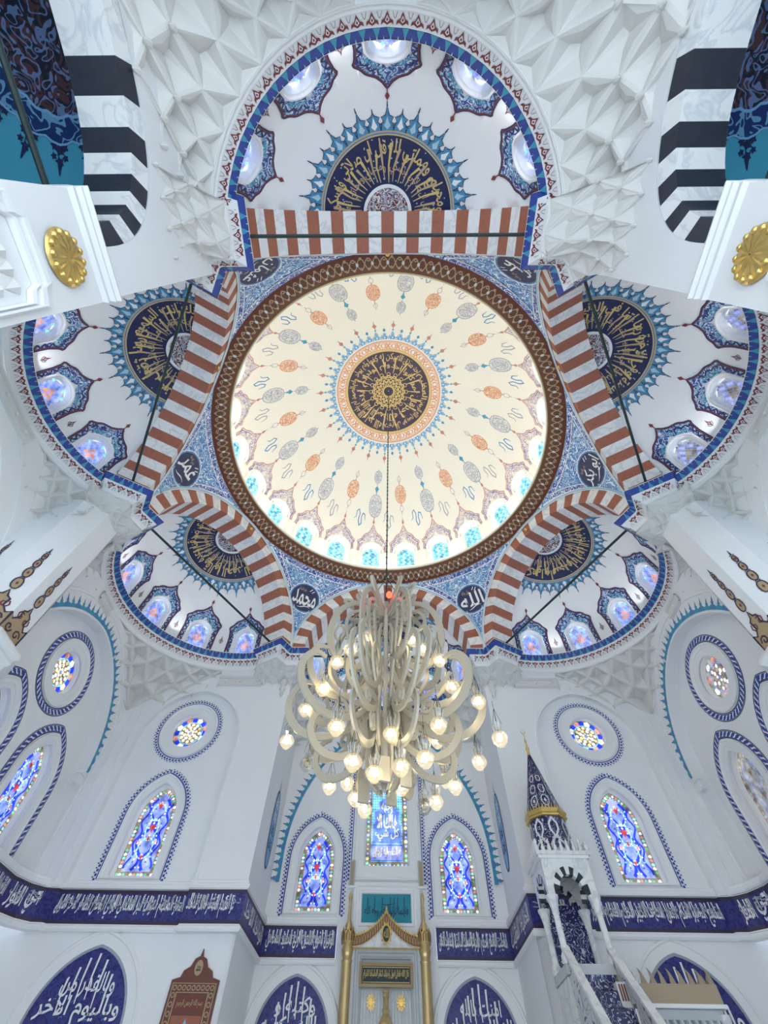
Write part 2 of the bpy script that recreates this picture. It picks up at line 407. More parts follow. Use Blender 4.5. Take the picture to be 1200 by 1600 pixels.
vs = [-0.75, -0.3]+[0.0, 0.35, 0.7, 1.05, 1.4, 1.62]+lin(1.62, DR*pi/2-0.02, 26)[1:]
def dskip(u, v):
    return 0.0 < v < 1.62 and min(abs(((u-a+pi) % (2*pi))-pi) for a in WIN_A) < hw*0.999
mb.grid(dwall, us, vs, 'ivory paint', skip=dskip, closed=True)
mb.build('dome_shell', dome, smooth=True, loc=(0, 0, 0))
# painted decoration on the shell
mb = MB()
def dlocal(r0, phi0, w_=0.006, flip=1):
    """local motif frame on the dome: x along the circle, y toward the rim"""
    return lambda x, y: dsurf(max(0.001, r0+y*0.93), phi0+x/max(r0+y*0.5, 0.3), w_)
def mini_motif(fnf, w_, h_, line, fill, lw_=0.025, inner=True):
    O = ogee(w_, h_, 8)
    if fill:
        for f_ in (.25, .5, .75, 1.0): mb.loops([fnf(0.004)(x*(f_-.25), y*(f_-.25)) for x, y in O], [fnf(0.004)(x*f_, y*f_) for x, y in O], fill)
    ribbon(mb, O, lw_, fnf(0.008), line, True)
    if inner:
        for sx in (-1, 1):
            for cy_, sg in ((0.16*h_, 1), (-0.16*h_, -1)):
                ribbon(mb, xf(spiral(0.15*w_, 1.0, 9, rad(90), sx*sg), sx*0.17*w_, cy_), lw_*0.8, fnf(0.008), line)
        ribbon(mb, [(0, -h_*0.36), (w_*0.06, 0), (0, h_*0.36), (-w_*0.06, 0)], lw_*0.8, fnf(0.008), line, True)
        ribbon(mb, xf(O, s=0.72), lw_*0.6, fnf(0.008), line, True)
    for e in (-1, 1): ribbon(mb, [(0, e*h_/2), (0, e*(h_/2+0.10))], [lw_*2.2, lw_*0.5], fnf(0.008), line)
def diamond(fn, x, y, a, b, mat): mb.face([fn(x-a, y), fn(x, y-b), fn(x+a, y), fn(x, y+b)], mat)
for i, a in enumerate(WIN_A):
    A = lambda r0: (lambda w_: dlocal(r0, a, w_))
    blue = i % 2 == 1                      # az 7.5+90.. : the grey-blue chain hangs left of the centre line
    if i % 2 == 0:
        mini_motif(A(4.93), 0.60, 0.74, 'grey paint', 'grey lace', 0.026)
        diamond(dlocal(4.38, a, .008), 0, 0, 0.10, 0.12, 'mid blue'); diamond(dlocal(4.38, a, .009), 0, 0.05, 0.05, 0.16, 'turquoise')
        mini_motif(A(3.93), 0.36, 0.50, 'grey paint', 'grey lace', 0.022)
    else:
        mini_motif(A(4.55), 0.52, 0.66, 'orange paint', 'orange lace', 0.030)
        for rr, s_ in ((4.02, 1), (5.02, 1)): mini_motif(A(rr), 0.16, 0.20, 'grey paint', None, 0.018, False)
        ribbon(mb, [(0, -.12), (0, .12)], 0.02, dlocal(4.10, a, .008), 'rose')
    # cloud squiggle between two spokes
    b = a+rad(7.5)
    fn = dlocal(5.32, b, .008); q = 0.20
    pts = [(-.30, .05), (-.24, -.06), (-.14, -.08), (-.08, .0), (-.12, .10), (-.02, .14), (.06, .06), (.02, -.06), (.10, -.14), (.20, -.10), (.20, .0), (.30, .04)]
    ribbon(mb, [(x*0.9, y*1.6) for x, y in pts], [0.015, .04, .045, .04, .045, .05, .045, .04, .045, .04, .03, .015], fn, 'grey paint' if i % 2 else 'mid blue')
# crest round each rim window
for i, a in enumerate(WIN_A):
    fn = lambda x, y, w_=.006: dwall(a+x/DR, y, w_)
    top = [(-.70, 1.0), (-.66, 1.35), (-.74, 1.55), (-.52, 1.75), (-.40, 2.02), (-.20, 2.12), (-.08, 2.38), (0, 2.62)]
    out = top+[(-x, y) for x, y in top[::-1][1:]]
    out = [p[:2] for p in resample(out, .12)[0]]
    inn = [(x*0.66, 0.92+(y-1.0)*0.62) for x, y in out]; mb.loops([fn(x, y, .010) for x, y in out], [fn(x, y, .010) for x, y in inn], 'dome lace', False)
    ribbon(mb, out, 0.035, lambda x, y: fn(x, y, .014), 'rose'); inn = [(x*0.90, 1.0+(y-1.0)*0.90) for x, y in out]; ribbon(mb, inn, 0.025, lambda x, y: fn(x, y, .014), 'cobalt')
    for sx in (-1, 1):
        for (x, y, r, tn) in ((.47, 1.45, .13, 1.1), (.30, 1.80, .13, 1.1), (.13, 2.06, .11, 1.0), (.56, 1.12, .10, .9)):
            ribbon(mb, xf(spiral(r, tn, 9, rad(60), sx), sx*x, y), 0.035, lambda X, Y: fn(X, Y, .008), 'grey paint' if r > .11 else 'cobalt')
    mb.face([fn(-.06, 2.72, .008), fn(0, 2.62, .008), fn(.06, 2.72, .008), fn(0, 2.95, .008)], 'rose')
    ribbon(mb, [(0, 2.9), (0, 3.08)], [.03, .01], fn, 'grey paint')
    for x in lin(-.78, .78, 9)[:-1]:     # blue border running under the windows
        ribbon(mb, [(x, -.28), (x+.05, -.16), (x+.10, -.22), (x+.16, -.12)], .035, fn, 'mid blue')
    ribbon(mb, [(-.79, -.06), (.79, -.06)], .02, fn, 'grey paint')
mb.build('painted_garland', dome)
# the crown medallion
mb = MB()
P = lambda r, ph, w_: dsurf(r, ph, w_)
def disc(r0, r1, mat, w_, n=96, rings=4):
    mb.grid(lambda u, v: P(v, u, w_), [2*pi*i/n for i in range(n)], lin(r0, r1, rings), mat, closed=True)
disc(0.02, 1.95, 'dark plum', .008, rings=8)
disc(1.93, 2.03, 'gold paint', .012, rings=2); disc(2.03, 2.40, 'white paint', .010, rings=3); disc(2.38, 2.44, 'orange paint', .012, rings=2); disc(2.44, 2.50, 'white paint', .012, rings=2)
fr = lambda w_: (lambda x, y: P(max(y, .01), x, w_))
disc(2.03, 2.07, 'orange paint', .013, rings=2); disc(2.33, 2.36, 'orange paint', .013, rings=2)
for i in range(30):
    a = 2*pi*i/30; g = fr(.015); s_ = 1/2.2
    ribbon(mb, [(a+x*s_, 2.2+y) for x, y in circ(.10, 10)], .03, g, 'orange paint', True)
    ribbon(mb, [(a+(.105)*s_*2+x*s_*.8, 2.2+y) for x, y in [(-.12, -.12), (0, .0), (.12, .12)]], .035, g, 'orange paint')
    ribbon(mb, [(a+(.105)*s_*2+x*s_*.8, 2.2+y) for x, y in [(-.12, .12), (0, .0), (.12, -.12)]], .035, g, 'orange paint')
# interlaced gold star at the pole
for i in range(16):
    a = 2*pi*i/16
    fl = lambda x, y, w_=.016: P(sqrt(x*x+y*y), atan2(y, x), w_)
    for tw, rr in ((3, .80), (5, .80), (6, .62)):
        p0 = (rr*cos(a), rr*sin(a)); p1 = (rr*cos(a+2*pi*tw/16), rr*sin(a+2*pi*tw/16))
        ribbon(mb, [(p0[0]+(p1[0]-p0[0])*t, p0[1]+(p1[1]-p0[1])*t) for t in (0, .25, .5, .75, 1)], .030, fl, 'gold paint')
    ribbon(mb, xf(circ(.085, 8), .84*cos(a), .84*sin(a)), .03, fl, 'gold paint', True)
# radial writing, one sura phrase per wedge
for words, r0, r1, ph0 in ((['بسم الله الرحمن', 'الرحيم قل هو', 'الله احد الله', 'الصمد لم يلد', 'ولم يولد ولم', 'يكن له كفوا', 'احد صدق الله', 'العظيم'], 1.46, 1.88, .2), (['الله احد', 'الله الصمد', 'لم يلد', 'ولم يولد', 'كفوا احد', 'قل هو'], 1.06, 1.44, .6)):
    n = len(words)
    for i, s in enumerate(words):
        write(mb, s, fr(.014), ph0+2*pi*(i+.02)/n, ph0+2*pi*(i+.98)/n, r0, r1, 'gold paint', 0, warp=.8)
for i in range(18):                    # tall shafts reaching toward the star
    a = 2*pi*(i+random.uniform(-.25, .25))/18; l = random.uniform(1.45, 1.75)
    ribbon(mb, [(a, .90), (a+.012, 1.2), (a+random.uniform(-.04, .04), l)], [.030, .040, .05], lambda x, y: P(y, x, .017), 'gold paint')
for i in range(60):
    a = random.uniform(0, 2*pi); r = random.uniform(1.0, 1.85); q = .022
    mb.face([P(r-q, a, .018), P(r, a+q/r, .018), P(r+q, a, .018), P(r, a-q/r, .018)], 'tan scroll')
mb.build('calligraphy_medallion', dome)
# blue lace crown with red drops
mb = MB()
for i in range(48):
    a = 2*pi*(i+.5)/48; g = lambda x, y, w_=.01: P(2.5+y, a+x/2.6, w_)
    big = i % 2 == 0
    hgt = .40 if big else .30
    mb.face([g(x, y) for x, y in [(-.10, 0), (-.15, .12), (-.05, .16), (-.08, .24), (0, hgt), (.08, .24), (.05, .16), (.15, .12), (.10, 0)]], 'sky blue')
    ribbon(mb, [(-.06, .02), (-.09, .12), (0, .2), (.09, .12), (.06, .02)], .022, lambda x, y: g(x, y, .014), 'mid blue')
    mb.face([g(x, y, .014) for x, y in [(-.03, .08), (0, .03), (.03, .08), (0, .14)]], 'white paint')
    ribbon(mb, [(-.17, 0), (-.17, .10), (-.10, .2)], .02, lambda x, y: g(x, y, .012), 'cobalt')
    if big:
        ribbon(mb, [(0, hgt), (0, .54)], .022, g, 'turquoise'); mb.face([g(x, y, .013) for x, y in [(-.045, .44), (0, .39), (.045, .44), (0, .49)]], 'turquoise')
        mb.face([g(x, y, .012) for x, y in [(-.08, .64), (0, .52), (.08, .64), (0, .76)]], 'rose'); ribbon(mb, [(0, .74), (0, .86)], [.03, .01], g, 'rose')
    else:
        mb.face([g(x, y, .012) for x, y in [(-.06, .42), (0, .33), (.06, .42), (0, .51)]], 'mid blue')
mb.build('painted_crown', dome)
# rim windows: white reveal and mouldings, coloured pane
def clock(a):
    c = (deg(atan2(cos(a), -sin(a)))) % 360; hh = int(c//30) or 12; return '%d:%02d' % (hh, round((c % 30)*2))
WN = [0]
def window_thing(label, loc):
    WN[0] += 1; return thing('window_%d' % WN[0], label, 'window', loc, kind='structure')
for i, a in enumerate(WIN_A):
    t = window_thing('small arched rim window of the great dome at the %s clock position, with blue and yellow glass' % clock(a), dwall(a, 0.0))
    fn = lambda x, y, w_: dwall(a+x/DR, y, w_)
    O = lambda off: arch_outline(.36, 1.02, off, 1.02, .12, 7, min(off, .1))
    mb = MB()
    rect = []
    out = O(.22)
    hwm = hw*DR
    for x, y in out: rect.append((max(-hwm-.02, min(hwm+.02, x*1.9)), -0.02 if y < .2 else (1.64 if y > 1.15 else y*1.1)))
    mb.loops([fn(x, y, .004) for x, y in rect], [fn(x, y, .006) for x, y in out], 'ivory trim')
    prev = [fn(x, y, .006) for x, y in out]
    for off, dpt in ((.20, .05), (.14, .06), (.12, .0), (.05, -.03), (.03, -.10), (0, -.27)):
        cur = [fn(x, y, dpt) for x, y in O(off)]; mb.loops(prev, cur, 'ivory trim'); prev = cur
    mb.build('window_frame', t, smooth=False)
    mb = MB(); arch_light(mb, lambda x, y: fn(x, y, -.24), .37, 1.02, .11, 1.02, 'glass aqua', 11)
    border = O(-.045)
    for j, (x, y) in enumerate(border): mb.face([fn(x+dx, y+dy, -.222) for dx, dy in ((-.03, 0), (0, -.03), (.03, 0), (0, .03))], 'glass yellow')
    for u in range(-2, 3):
        for v in range(9):
            x = u*.13+(.065 if v % 2 else 0); y = .22+v*.125
            if abs(x) < .26 and (y < 1.02 or x*x+(y-1.02)**2 < .06): mb.face([fn(x+p, y+q, -.222) for p, q in circ(.042, 6)], 'glass white' if (u+v) % 2 else 'glass blue')
    mb.build('pane', t)

# ---------------------------------------------------------------- dome cornice ring
RZ = 15.58
ring = thing('dome_cornice', 'wide brown and dark red ring cornice with gold vine scrolls around the dome', 'cornice', (0, 0, RZ), kind='structure')
prof = [(6.10, 15.52), (6.14, 15.60), (6.06, 15.64), (6.02, 15.64), (5.88, 15.68), (5.70, 15.78), (5.58, 15.87), (5.54, 15.90), (5.50, 15.90), (5.47, 15.94), (5.50, 16.02), (6.1, 16.02)]
mats = ['white paint', 'tan scroll', 'brown red', 'brown red', 'umber', 'umber', 'umber', 'gold paint', 'ivory trim', 'ivory trim', 'ivory trim']
mb = MB(); nu = 144
mb.grid(lambda u, v: (prof[v][0]*cos(u), prof[v][0]*sin(u), prof[v][1]), [2*pi*i/nu for i in range(nu)], list(range(len(prof))), lambda i, j: mats[j], closed=True)
mb.build('ring_moulding', ring)
mb = MB()
def rs(phi, v, w_=.005):                    # v 0..1 across the brown face from outer to inner edge
    pr = [(6.02, 15.64), (5.88, 15.68), (5.70, 15.78), (5.58, 15.87)]; x = v*3; i = min(2, int(x)); t = x-i
    r = pr[i][0]+(pr[i+1][0]-pr[i][0])*t; z = pr[i][1]+(pr[i+1][1]-pr[i][1])*t; return Vector(((r-w_*.5)*cos(phi), (r-w_*.5)*sin(phi), z-w_))
N = 84
for i in range(N):
    a = 2*pi*i/N; g = lambda x, y, w_=.006: rs(a+x*2*pi/N, y, w_)
    s1 = [(x/10, .5+.30*sin(2*pi*x/10)) for x in range(0, 11)]
    ribbon(mb, [(x, y) for x, y in s1], .055, lambda x, y: g(x, y), 'tan scroll')
    s2 = [(x/10, .5-.30*sin(2*pi*x/10)) for x in range(0, 11)]
    ribbon(mb, s2, .055, lambda x, y: g(x, y), 'tan scroll')
    for cx_, cy_ in ((.25, .20), (.75, .80), (0, .5)):
        mb.face([g(cx_+dx, cy_+dy, .009) for dx, dy in circ(.10, 6)], 'tan scroll' if cx_ else 'off white')
    for cx_, cy_ in ((.25, .72), (.75, .28)): ribbon(mb, xf(spiral(.13, 1, 8), cx_, cy_), .05, lambda x, y: g(x, y, .009), 'tan scroll')
    for q in range(3):                    # scalloped teeth on the outer edge
        b = a+2*pi*(q+.5)/N/3; d_ = 2*pi/N/3*.36
        mb.face([Vector((r*cos(b+s*d_), r*sin(b+s*d_), 15.612)) for r, s in ((6.135, -1), (6.135, 1), (6.06, .5), (6.06, -.5))], 'dark plum')
mb.build('painted_vine', ring)

# ---------------------------------------------------------------- pendentives
names = {60: ('الله', 'lower right of the chandelier'), 120: ('محمد', 'lower left of the chandelier'), 0: ('ابو بكر', 'on the far right'), 180: ('عمر', 'on the far left'), 240: ('عثمان', 'at the upper left'), 300: ('علي', 'at the upper right')}
def psurf(phi, el, w_=0.0):
    q = HEX-w_; return Vector((q*cos(el)*cos(phi), q*cos(el)*sin(phi), H+q*sin(el)))
for vk, (wd_, where) in names.items():
    a0 = rad(vk)
    t = thing('pendentive', 'blue scrollwork pendentive between two striped arches %s, with a round gold name' % where, 'pendentive', psurf(a0, rad(3)), kind='structure')
    lo = lambda d_: acos(min(1, .8661/cos(rad(30)-abs(d_))))
    hi = rad(30.2)
    mb = MB(); ds = [rad(-29.9+59.8*i/40) for i in range(41)]
    S = lambda d_, t_, w_: psurf(a0+d_, lo(d_)+(hi-lo(d_))*t_, w_)
    mb.grid(lambda u, v: S(u, v, 0), ds, lin(0, 1, 12), 'pendentive scrollwork')
    mb.build('painted_web', t, smooth=True)
    mb = MB()
    # border bands following the three edges
    def band(o0, o1, mat, w_):
        A = []; B = []
        for d_ in ds:
            l = lo(d_); 
            if hi-l < o1+.01: continue
            A.append(psurf(a0+d_, l+o0, w_)); B.append(psurf(a0+d_, l+o1, w_))
        mb.loops(A, B, mat, False)
    band(0, .012, 'pale blue', .02); band(.012, .022, 'white paint', .03); band(.022, .050, 'blue border scroll', .014); band(.050, .056, 'white paint', .018); band(.056, .060, 'mid blue', .018)
    A = [psurf(a0+d_, hi-.006, .016) for d_ in ds if hi-lo(d_) > .05]; B = [psurf(a0+d_, hi-.030, .016) for d_ in ds if hi-lo(d_) > .05]; mb.loops(A, B, 'blue border scroll', False)
    A = [psurf(a0+d_, hi-.030, .018) for d_ in ds if hi-lo(d_) > .06]; B = [psurf(a0+d_, hi-.035, .018) for d_ in ds if hi-lo(d_) > .06]; mb.loops(A, B, 'white paint', False)
    mb.build('painted_border', t)
    e0 = rad(19.5); loc = lambda x, y, w_=.02: psurf(a0-x/(HEX*cos(e0)), e0+y/HEX, w_)
    mb = MB()
    C = circ(.60, 36)
    mb.grid(lambda u, v: loc(v*cos(u), v*sin(u), .02), [2*pi*i/36 for i in range(36)], [.01, .3, .56, .60], lambda i, j: 'navy' if j < 2 else 'mid blue', closed=True)
    L = lambda w_: (lambda x, y: loc(x, y, w_))
    ribbon(mb, circ(.63, 36), .03, L(.022), 'white paint', True)
    wdt = .47 if vk not in (180, 300) else .40
    write(mb, wd_, L(.026), -wdt, wdt, -.36, .30, 'white paint', 0, warp=.5)
    write(mb, 'عليه السلام' if vk in (120, ) else 'رضي الله عنه' if vk != 60 else 'جل جلاله', L(.027), -.34, -.02, .20, .42, 'tan scroll')
    ribbon(mb, [(.12, .34), (.22, .46)], .03, L(.026), 'white paint'); ribbon(mb, [(.22, .30), (.32, .40)], .03, L(.026), 'white paint')
    ribbon(mb, [(x, -.38+.06*sin(x*9)) for x in lin(-.2, .3, 8)], [.01, .02, .035, .04, .04, .035, .02, .01], L(.026), 'white paint')
    mb.build('name_roundel', t)

# ---------------------------------------------------------------- striped arches with tie rods, semi-domes
NV = 29
for k, where in clock_name.items():
    g = arm(k)
    t = thing('striped_arch', 'red and white striped round arch on the %s side of the dome' % where, 'arch', g(0, AP, H))
    mb = MB()
    for i in range(NV):
        a, b = pi*i/NV, pi*(i+1)/NV; mt_ = 'red stone' if i % 2 == 0 else 'white marble'
        aa = [a, (a+b)/2, b]
        for p, q in zip(aa, aa[1:]):
            c = lambda r, an, y: g(r*cos(an), y, H+r*sin(an))
            mb.face([c(ARC_R, p, AP-.02), c(ARC_R, q, AP-.02), c(ARC_I, q, AP-.02), c(ARC_I, p, AP-.02)], mt_)
            mb.face([c(ARC_I, p, AP-.02), c(ARC_I, q, AP-.02), c(ARC_I, q, JAMB), c(ARC_I, p, JAMB)], mt_)
            mb.face([c(ARC_I, p, JAMB), c(ARC_I, q, JAMB), c(ARC_R, q, JAMB), c(ARC_R, p, JAMB)], mt_)
            mb.face([c(ARC_R, p, AP-.02), c(ARC_R, q, AP-.02), c(ARC_R, q, JAMB), c(ARC_R, p, JAMB)], 'plaster')
    mb.build('voussoirs', t)
    mb = MB()
    for rr, r_, m_ in ((3.525, .035, 'pale blue'), (3.47, .02, 'white paint')):
        mb.tube([g(rr*cos(a), AP-.05, H+rr*sin(a)) for a in lin(0, pi, 49)], r_, m_, 5)
    mb.build('arch_fillet', t)
    mb = MB(); c = g(0, AP-.04, H+3.24)
    o_ = g(0, AP-.12, H+3.24)-c
    prof_ = [(.0, 1.0), (.035, .9), (.05, .5), (.07, .25), (.075, 0)]
    e1 = (g(1, AP, 0)-g(0, AP, 0)); e2 = Vector((0, 0, 1))
    mb.grid(lambda u, v: c+(e1*cos(u)+e2*sin(u))*prof_[v][0]+o_*prof_[v][1], [2*pi*i/12 for i in range(12)], [0, 1, 2, 3, 4], 'gold', closed=True)
    tag(mb.build('boss', t, smooth=True), 'small gilded boss at the crown')
    mb = MB(); mb.tube([g(-2.99, 6.45, H+.12), g(2.99, 6.45, H+.12)], .035, 'iron', 8)
    for s in (-1, 1): mb.tube([g(s*2.90, 6.45, H+.12), g(s*2.98, 6.45, H+.12)], .06, 'iron', 8)
    tag(mb.build('tie_rod'), 'dark iron tie rod spanning the %s striped arch' % where, 'tie rod')
def ssurf(k, az, s, w_=0.0):
    """semi-dome k, az local degrees from the outward axis, s arc height above the cornice"""
    q = EXR-w_; e = max(s, -.4)/EXR; a = rad(k+az)
    c = arm(k)(0, EXC, H)
    if s < 0: return Vector((c.x+q*cos(a), c.y+q*sin(a), H+s))
    return Vector((c.x+q*cos(e)*cos(a), c.y+q*cos(e)*sin(a), H+q*sin(e)))
WAZ = [-60, -30, 0, 30, 60]
SVERSE = {90: ('الله نور السماوات', 'والارض مثل نوره'), 150: ('وقالوا الحمد لله', 'الذي صدقنا وعده'), 210: ('ربنا تقبل منا', 'انك انت السميع'), 270: ('قل ان صلاتي ونسكي', 'ومحياي ومماتي لله'), 330: ('ربنا اتنا في الدنيا', 'حسنة وفي الاخرة'), 30: ('يا ايها الذين امنوا', 'اركعوا واسجدوا')}
slot = {-60: 'last on its clockwise end', -30: 'second from its clockwise end', 0: 'in its middle', 30: 'second from its anticlockwise end', 60: 'last on its anticlockwise end'}
for k, where in clock_name.items():
    c = arm(k)(0, EXC, H)
    t = thing('semi_dome', 'white half dome behind the %s striped arch, with a navy calligraphy half disc' % where, 'semi-dome', c, kind='structure')
    mb = MB(); hwz = 10.2
    us = sorted(set([-110, -105, -100, -95, -90, -85, -78]+[a+s*hwz for a in WAZ for s in (-1, -.5, 0, .5, 1)]+[78, 85, 90, 95, 100, 105, 110]))
    us = [u for i, u in enumerate(us) if i == 0 or u-us[i-1] > .2]
    vs = [-.12, .0, .3, .6, .9, 1.2, 1.45]+lin(1.45, EXR*pi/2-.01, 14)[1:]
    us2 = []
    for a_, b_ in zip(us, us[1:]):
        kq = max(1, round((b_-a_)/2.6)); us2 += [a_+(b_-a_)*i/kq for i in range(kq)]
    us2 += lin(110, 242, 26)
    def sk(u, v):
        if any(abs(u-a) < hwz*.98 for a in WAZ) and .0 < v < 1.45: return True
        e = max(v, 0)/EXR; return EXC+EXR*cos(e)*cos(rad(u)) < 6.5
    mb.grid(lambda u, v: ssurf(k, u, v), us2, vs, 'plaster', skip=sk)
    mb.build('shell', t, smooth=True)
    mb = MB()
    for a in WAZ:
        fn = lambda x, y, w_=.006: ssurf(k, a-deg(x/EXR), y, w_+.015)
        # ogival crest: navy outline, white field with scrolls
        half = [(.60, .0), (.60, .75), (.64, 1.02), (.70, 1.14), (.56, 1.26), (.46, 1.40), (.24, 1.50), (.10, 1.62), (0, 1.76)]
        out = half+[(-x, y) for x, y in half[::-1][1:]]
        pts, st = resample(out, .07)
        mb.loops([fn(p[0], p[1], .004) for p in pts], [fn(p[0]*.72, p[1]*.74+.02, .004) for p in pts], 'surround scroll', False)
        ribbon(mb, [(p[0], p[1]) for p in pts], .065, lambda x, y: fn(x, y, .007), 'navy')
        ribbon(mb, [(p[0]*.985, p[1]-.01) for p in pts], .022, lambda x, y: fn(x, y, .009), 'crimson')
        inner = [(x*.74, y*.80+.02) for x, y in out]; pi_, st = resample(inner, .07); ribbon(mb, [(p[0], p[1]) for p in pi_], .022, fn, 'cobalt')
        mid = [(x*.87, y*.90+.01) for x, y in out]; pm, st = resample(mid, .115)
        for j, p in enumerate(pm):
            dx, dy = p[2], p[3]; tx, ty = -dy, dx; s_ = 1 if j % 2 else -1
            ribbon(mb, [(p[0]-tx*.06+dx*.05*s_, p[1]-ty*.06+dy*.05*s_), (p[0]+dx*.035*s_*-.2, p[1]), (p[0]+tx*.045-dx*.045*s_, p[1]+ty*.045-dy*.045*s_), (p[0]+tx*.07, p[1]+ty*.07)], [.02, .05, .04, .015], lambda x, y: fn(x, y, .009), 'navy')
        for sx in (-1, 1):
            for (x, y, r) in ((.32, 1.16, .10), (.17, 1.32, .09), (.42, 1.06, .06)):
                ribbon(mb, xf(spiral(r, 1.1, 9, rad(80), sx), sx*x, y), .035, lambda X, Y: fn(X, Y, .009), 'turquoise')
        mb.face([fn(x, y, .012) for x, y in [(-.06, 1.92), (0, 1.82), (.06, 1.92), (0, 2.02)]], 'crimson')
        ribbon(mb, [(0, 1.74), (0, 1.84)], .03, lambda x, y: fn(x, y, .009), 'crimson')
    for a in (-75, -45, -15, 15, 45, 75):
        fn = lambda x, y, w_=.01: ssurf(k, a+deg(x/EXR), y, w_)
        mb.face([fn(x, y) for x, y in [(-.055, .62), (-.02, .68), (0, .80), (.02, .68), (.055, .62), (.02, .56), (0, .44), (-.02, .56)]], 'crimson')
        mb.face([fn(x, y, .014) for x, y in [(-.03, .62), (0, .56), (.03, .62), (0, .68)]], 'grey paint')
        for sx in (-1, 1): ribbon(mb, [(sx*.02, .5), (sx*.06, .56), (sx*.07, .62)], .015, fn, 'navy')
    mb.build('painted_surround', t)
    # crown half medallion, centred where the semi-dome meets the arch
    mb = MB()
    tilt = asin((6.92-EXC)/EXR); A0 = rad(k)
    ax = Vector((sin(tilt)*cos(A0), sin(tilt)*sin(A0), cos(tilt))); e1 = Vector((-sin(A0), cos(A0), 0)); e2 = ax.cross(e1)   # e2 points to the outward side after sign
    if e2.dot(Vector((cos(A0), sin(A0), 0))) < 0: e2 = -e2
    CC = Vector(c)
    def M(r, ps, w_): q = EXR-w_; e = r/EXR; return CC+(ax*cos(e)+(e1*cos(ps)+e2*sin(ps))*sin(e))*q
    # psi grows so that x runs the reading way seen from below
    sgn = 1 if e1.cross(e2).z > 0 else -1
    PS = lin(-.02, pi+.02, 41)
    def half(r0, r1, mat, w_, rings=3): mb.grid(lambda u, v: M(v, u, w_), PS, lin(r0, r1, rings), mat)
    half(.6, 1.68, 'navy', .010, 7); half(.02, .56, 'crimson scroll', .012, 4); half(.54, .62, 'white paint', .016, 2)
    half(1.64, 1.67, 'gold paint', .016, 2); half(1.70, 1.74, 'tan scroll', .016, 2); half(1.66, 1.76, 'mid blue', .012, 2)
    fr = (lambda w_: (lambda x, y: M(y, x, w_))) if sgn > 0 else (lambda w_: (lambda x, y: M(y, pi-x, w_)))
    s1, s2 = SVERSE[k]
    write(mb, s1, fr(.018), .06, pi/2-.02, 1.08, 1.60, 'gold paint', 0, warp=1); write(mb, s2, fr(.018), pi/2+.02, pi-.06, 1.08, 1.60, 'gold paint', 0, warp=1)
    write(mb, s2, fr(.017), .10, pi/2-.05, .80, 1.12, 'tan scroll', 0, warp=1); write(mb, s1, fr(.017), pi/2+.05, pi-.10, .80, 1.12, 'tan scroll', 0, warp=1)
    rnd = random.Random(k)
    for i in range(22):
        a = pi*(i+.5+rnd.uniform(-.3, .3))/22
        ribbon(mb, [(a, rnd.uniform(.66, .74)), (a+.02, 1.0), (a+rnd.uniform(-.05, .05), rnd.uniform(1.2, 1.5))], [.025, .035, .05], lambda x, y: M(y, x, .019), 'tan scroll' if i % 2 else 'gold paint')
    for i in range(40):
        a = rnd.uniform(.05, pi-.05); r = rnd.uniform(.7, 1.6); q = .02
        mb.face([M(r-q, a, .02), M(r, a+q/r, .02), M(r+q, a, .02), M(r, a-q/r, .02)], 'pale blue')
    mb.build('calligraphy_half_disc', t)
    mb = MB(); NC = 19
    for i in range(NC):
        a = pi*(i+.5)/NC; q = lambda x, y, w_=.012: M(1.74+y, a+x/1.95, w_)
        b_ = i % 2
        hgt = .50 if b_ else .36
        mb.face([q(x, y) for x, y in [(-.13, 0), (-.17, .12), (-.08, .18), (-.12, .27), (-.04, .31), (0, hgt), (.04, .31), (.12, .27), (.08, .18), (.17, .12), (.13, 0)]], 'crest blue')
        ribbon(mb, [(-.15, 0), (-.19, .12), (-.09, .18), (-.14, .28), (-.04, .32), (0, hgt+.03), (.04, .32), (.14, .28), (.09, .18), (.19, .12), (.15, 0)], .022, lambda x, y: q(x, y, .016), 'navy')
        mb.face([q(x, y, .018) for x, y in [(-.08, .10), (0, .02), (.08, .10), (.04, .17), (0, .30), (-.04, .17)]], 'white paint' if not b_ else 'pale blue')
        ribbon(mb, [(0, hgt), (0, hgt+.12)], [.03, .012], lambda x, y: q(x, y, .014), 'navy')
    mb.build('painted_crown', t)
    # windows
    for a in WAZ:
        tw = window_thing('arched coloured window of the %s half dome, %s' % (where, slot[a]), ssurf(k, a, 0))
        fn = lambda x, y, w_: ssurf(k, a-deg(x/EXR), y, w_)
        O = lambda off: arch_outline(.31, .72, off, 1.05, .02, 8, min(off, .02))
        mb = MB(); out = O(.15); hm = rad(hwz)*EXR
        rect = [(max(-hm-.02, min(hm+.02, x*2.0)), (-.03 if y < .1 else (1.47 if y > .88 else y*1.2))) for x, y in out]
        mb.loops([fn(x, y, .003) for x, y in rect], [fn(x, y, .005) for x, y in out], 'plaster')
        prev = [fn(x, y, .005) for x, y in out]
        for off, dp in ((.14, .045), (.10, .05), (.085, .0), (.04, -.01), (.03, -.07), (.0, -.20)):
            cur = [fn(x, y, dp) for x, y in O(off)]; mb.loops(prev, cur, 'moulding'); prev = cur
        mb.build('window_frame', tw)
        mb = MB(); arch_light(mb, lambda x, y: fn(x, y, -.165), .32, .72, .0, 1.05, 'plaster')
        grey = (k == 30 and a == -60)
        dull = k in (330,) or grey
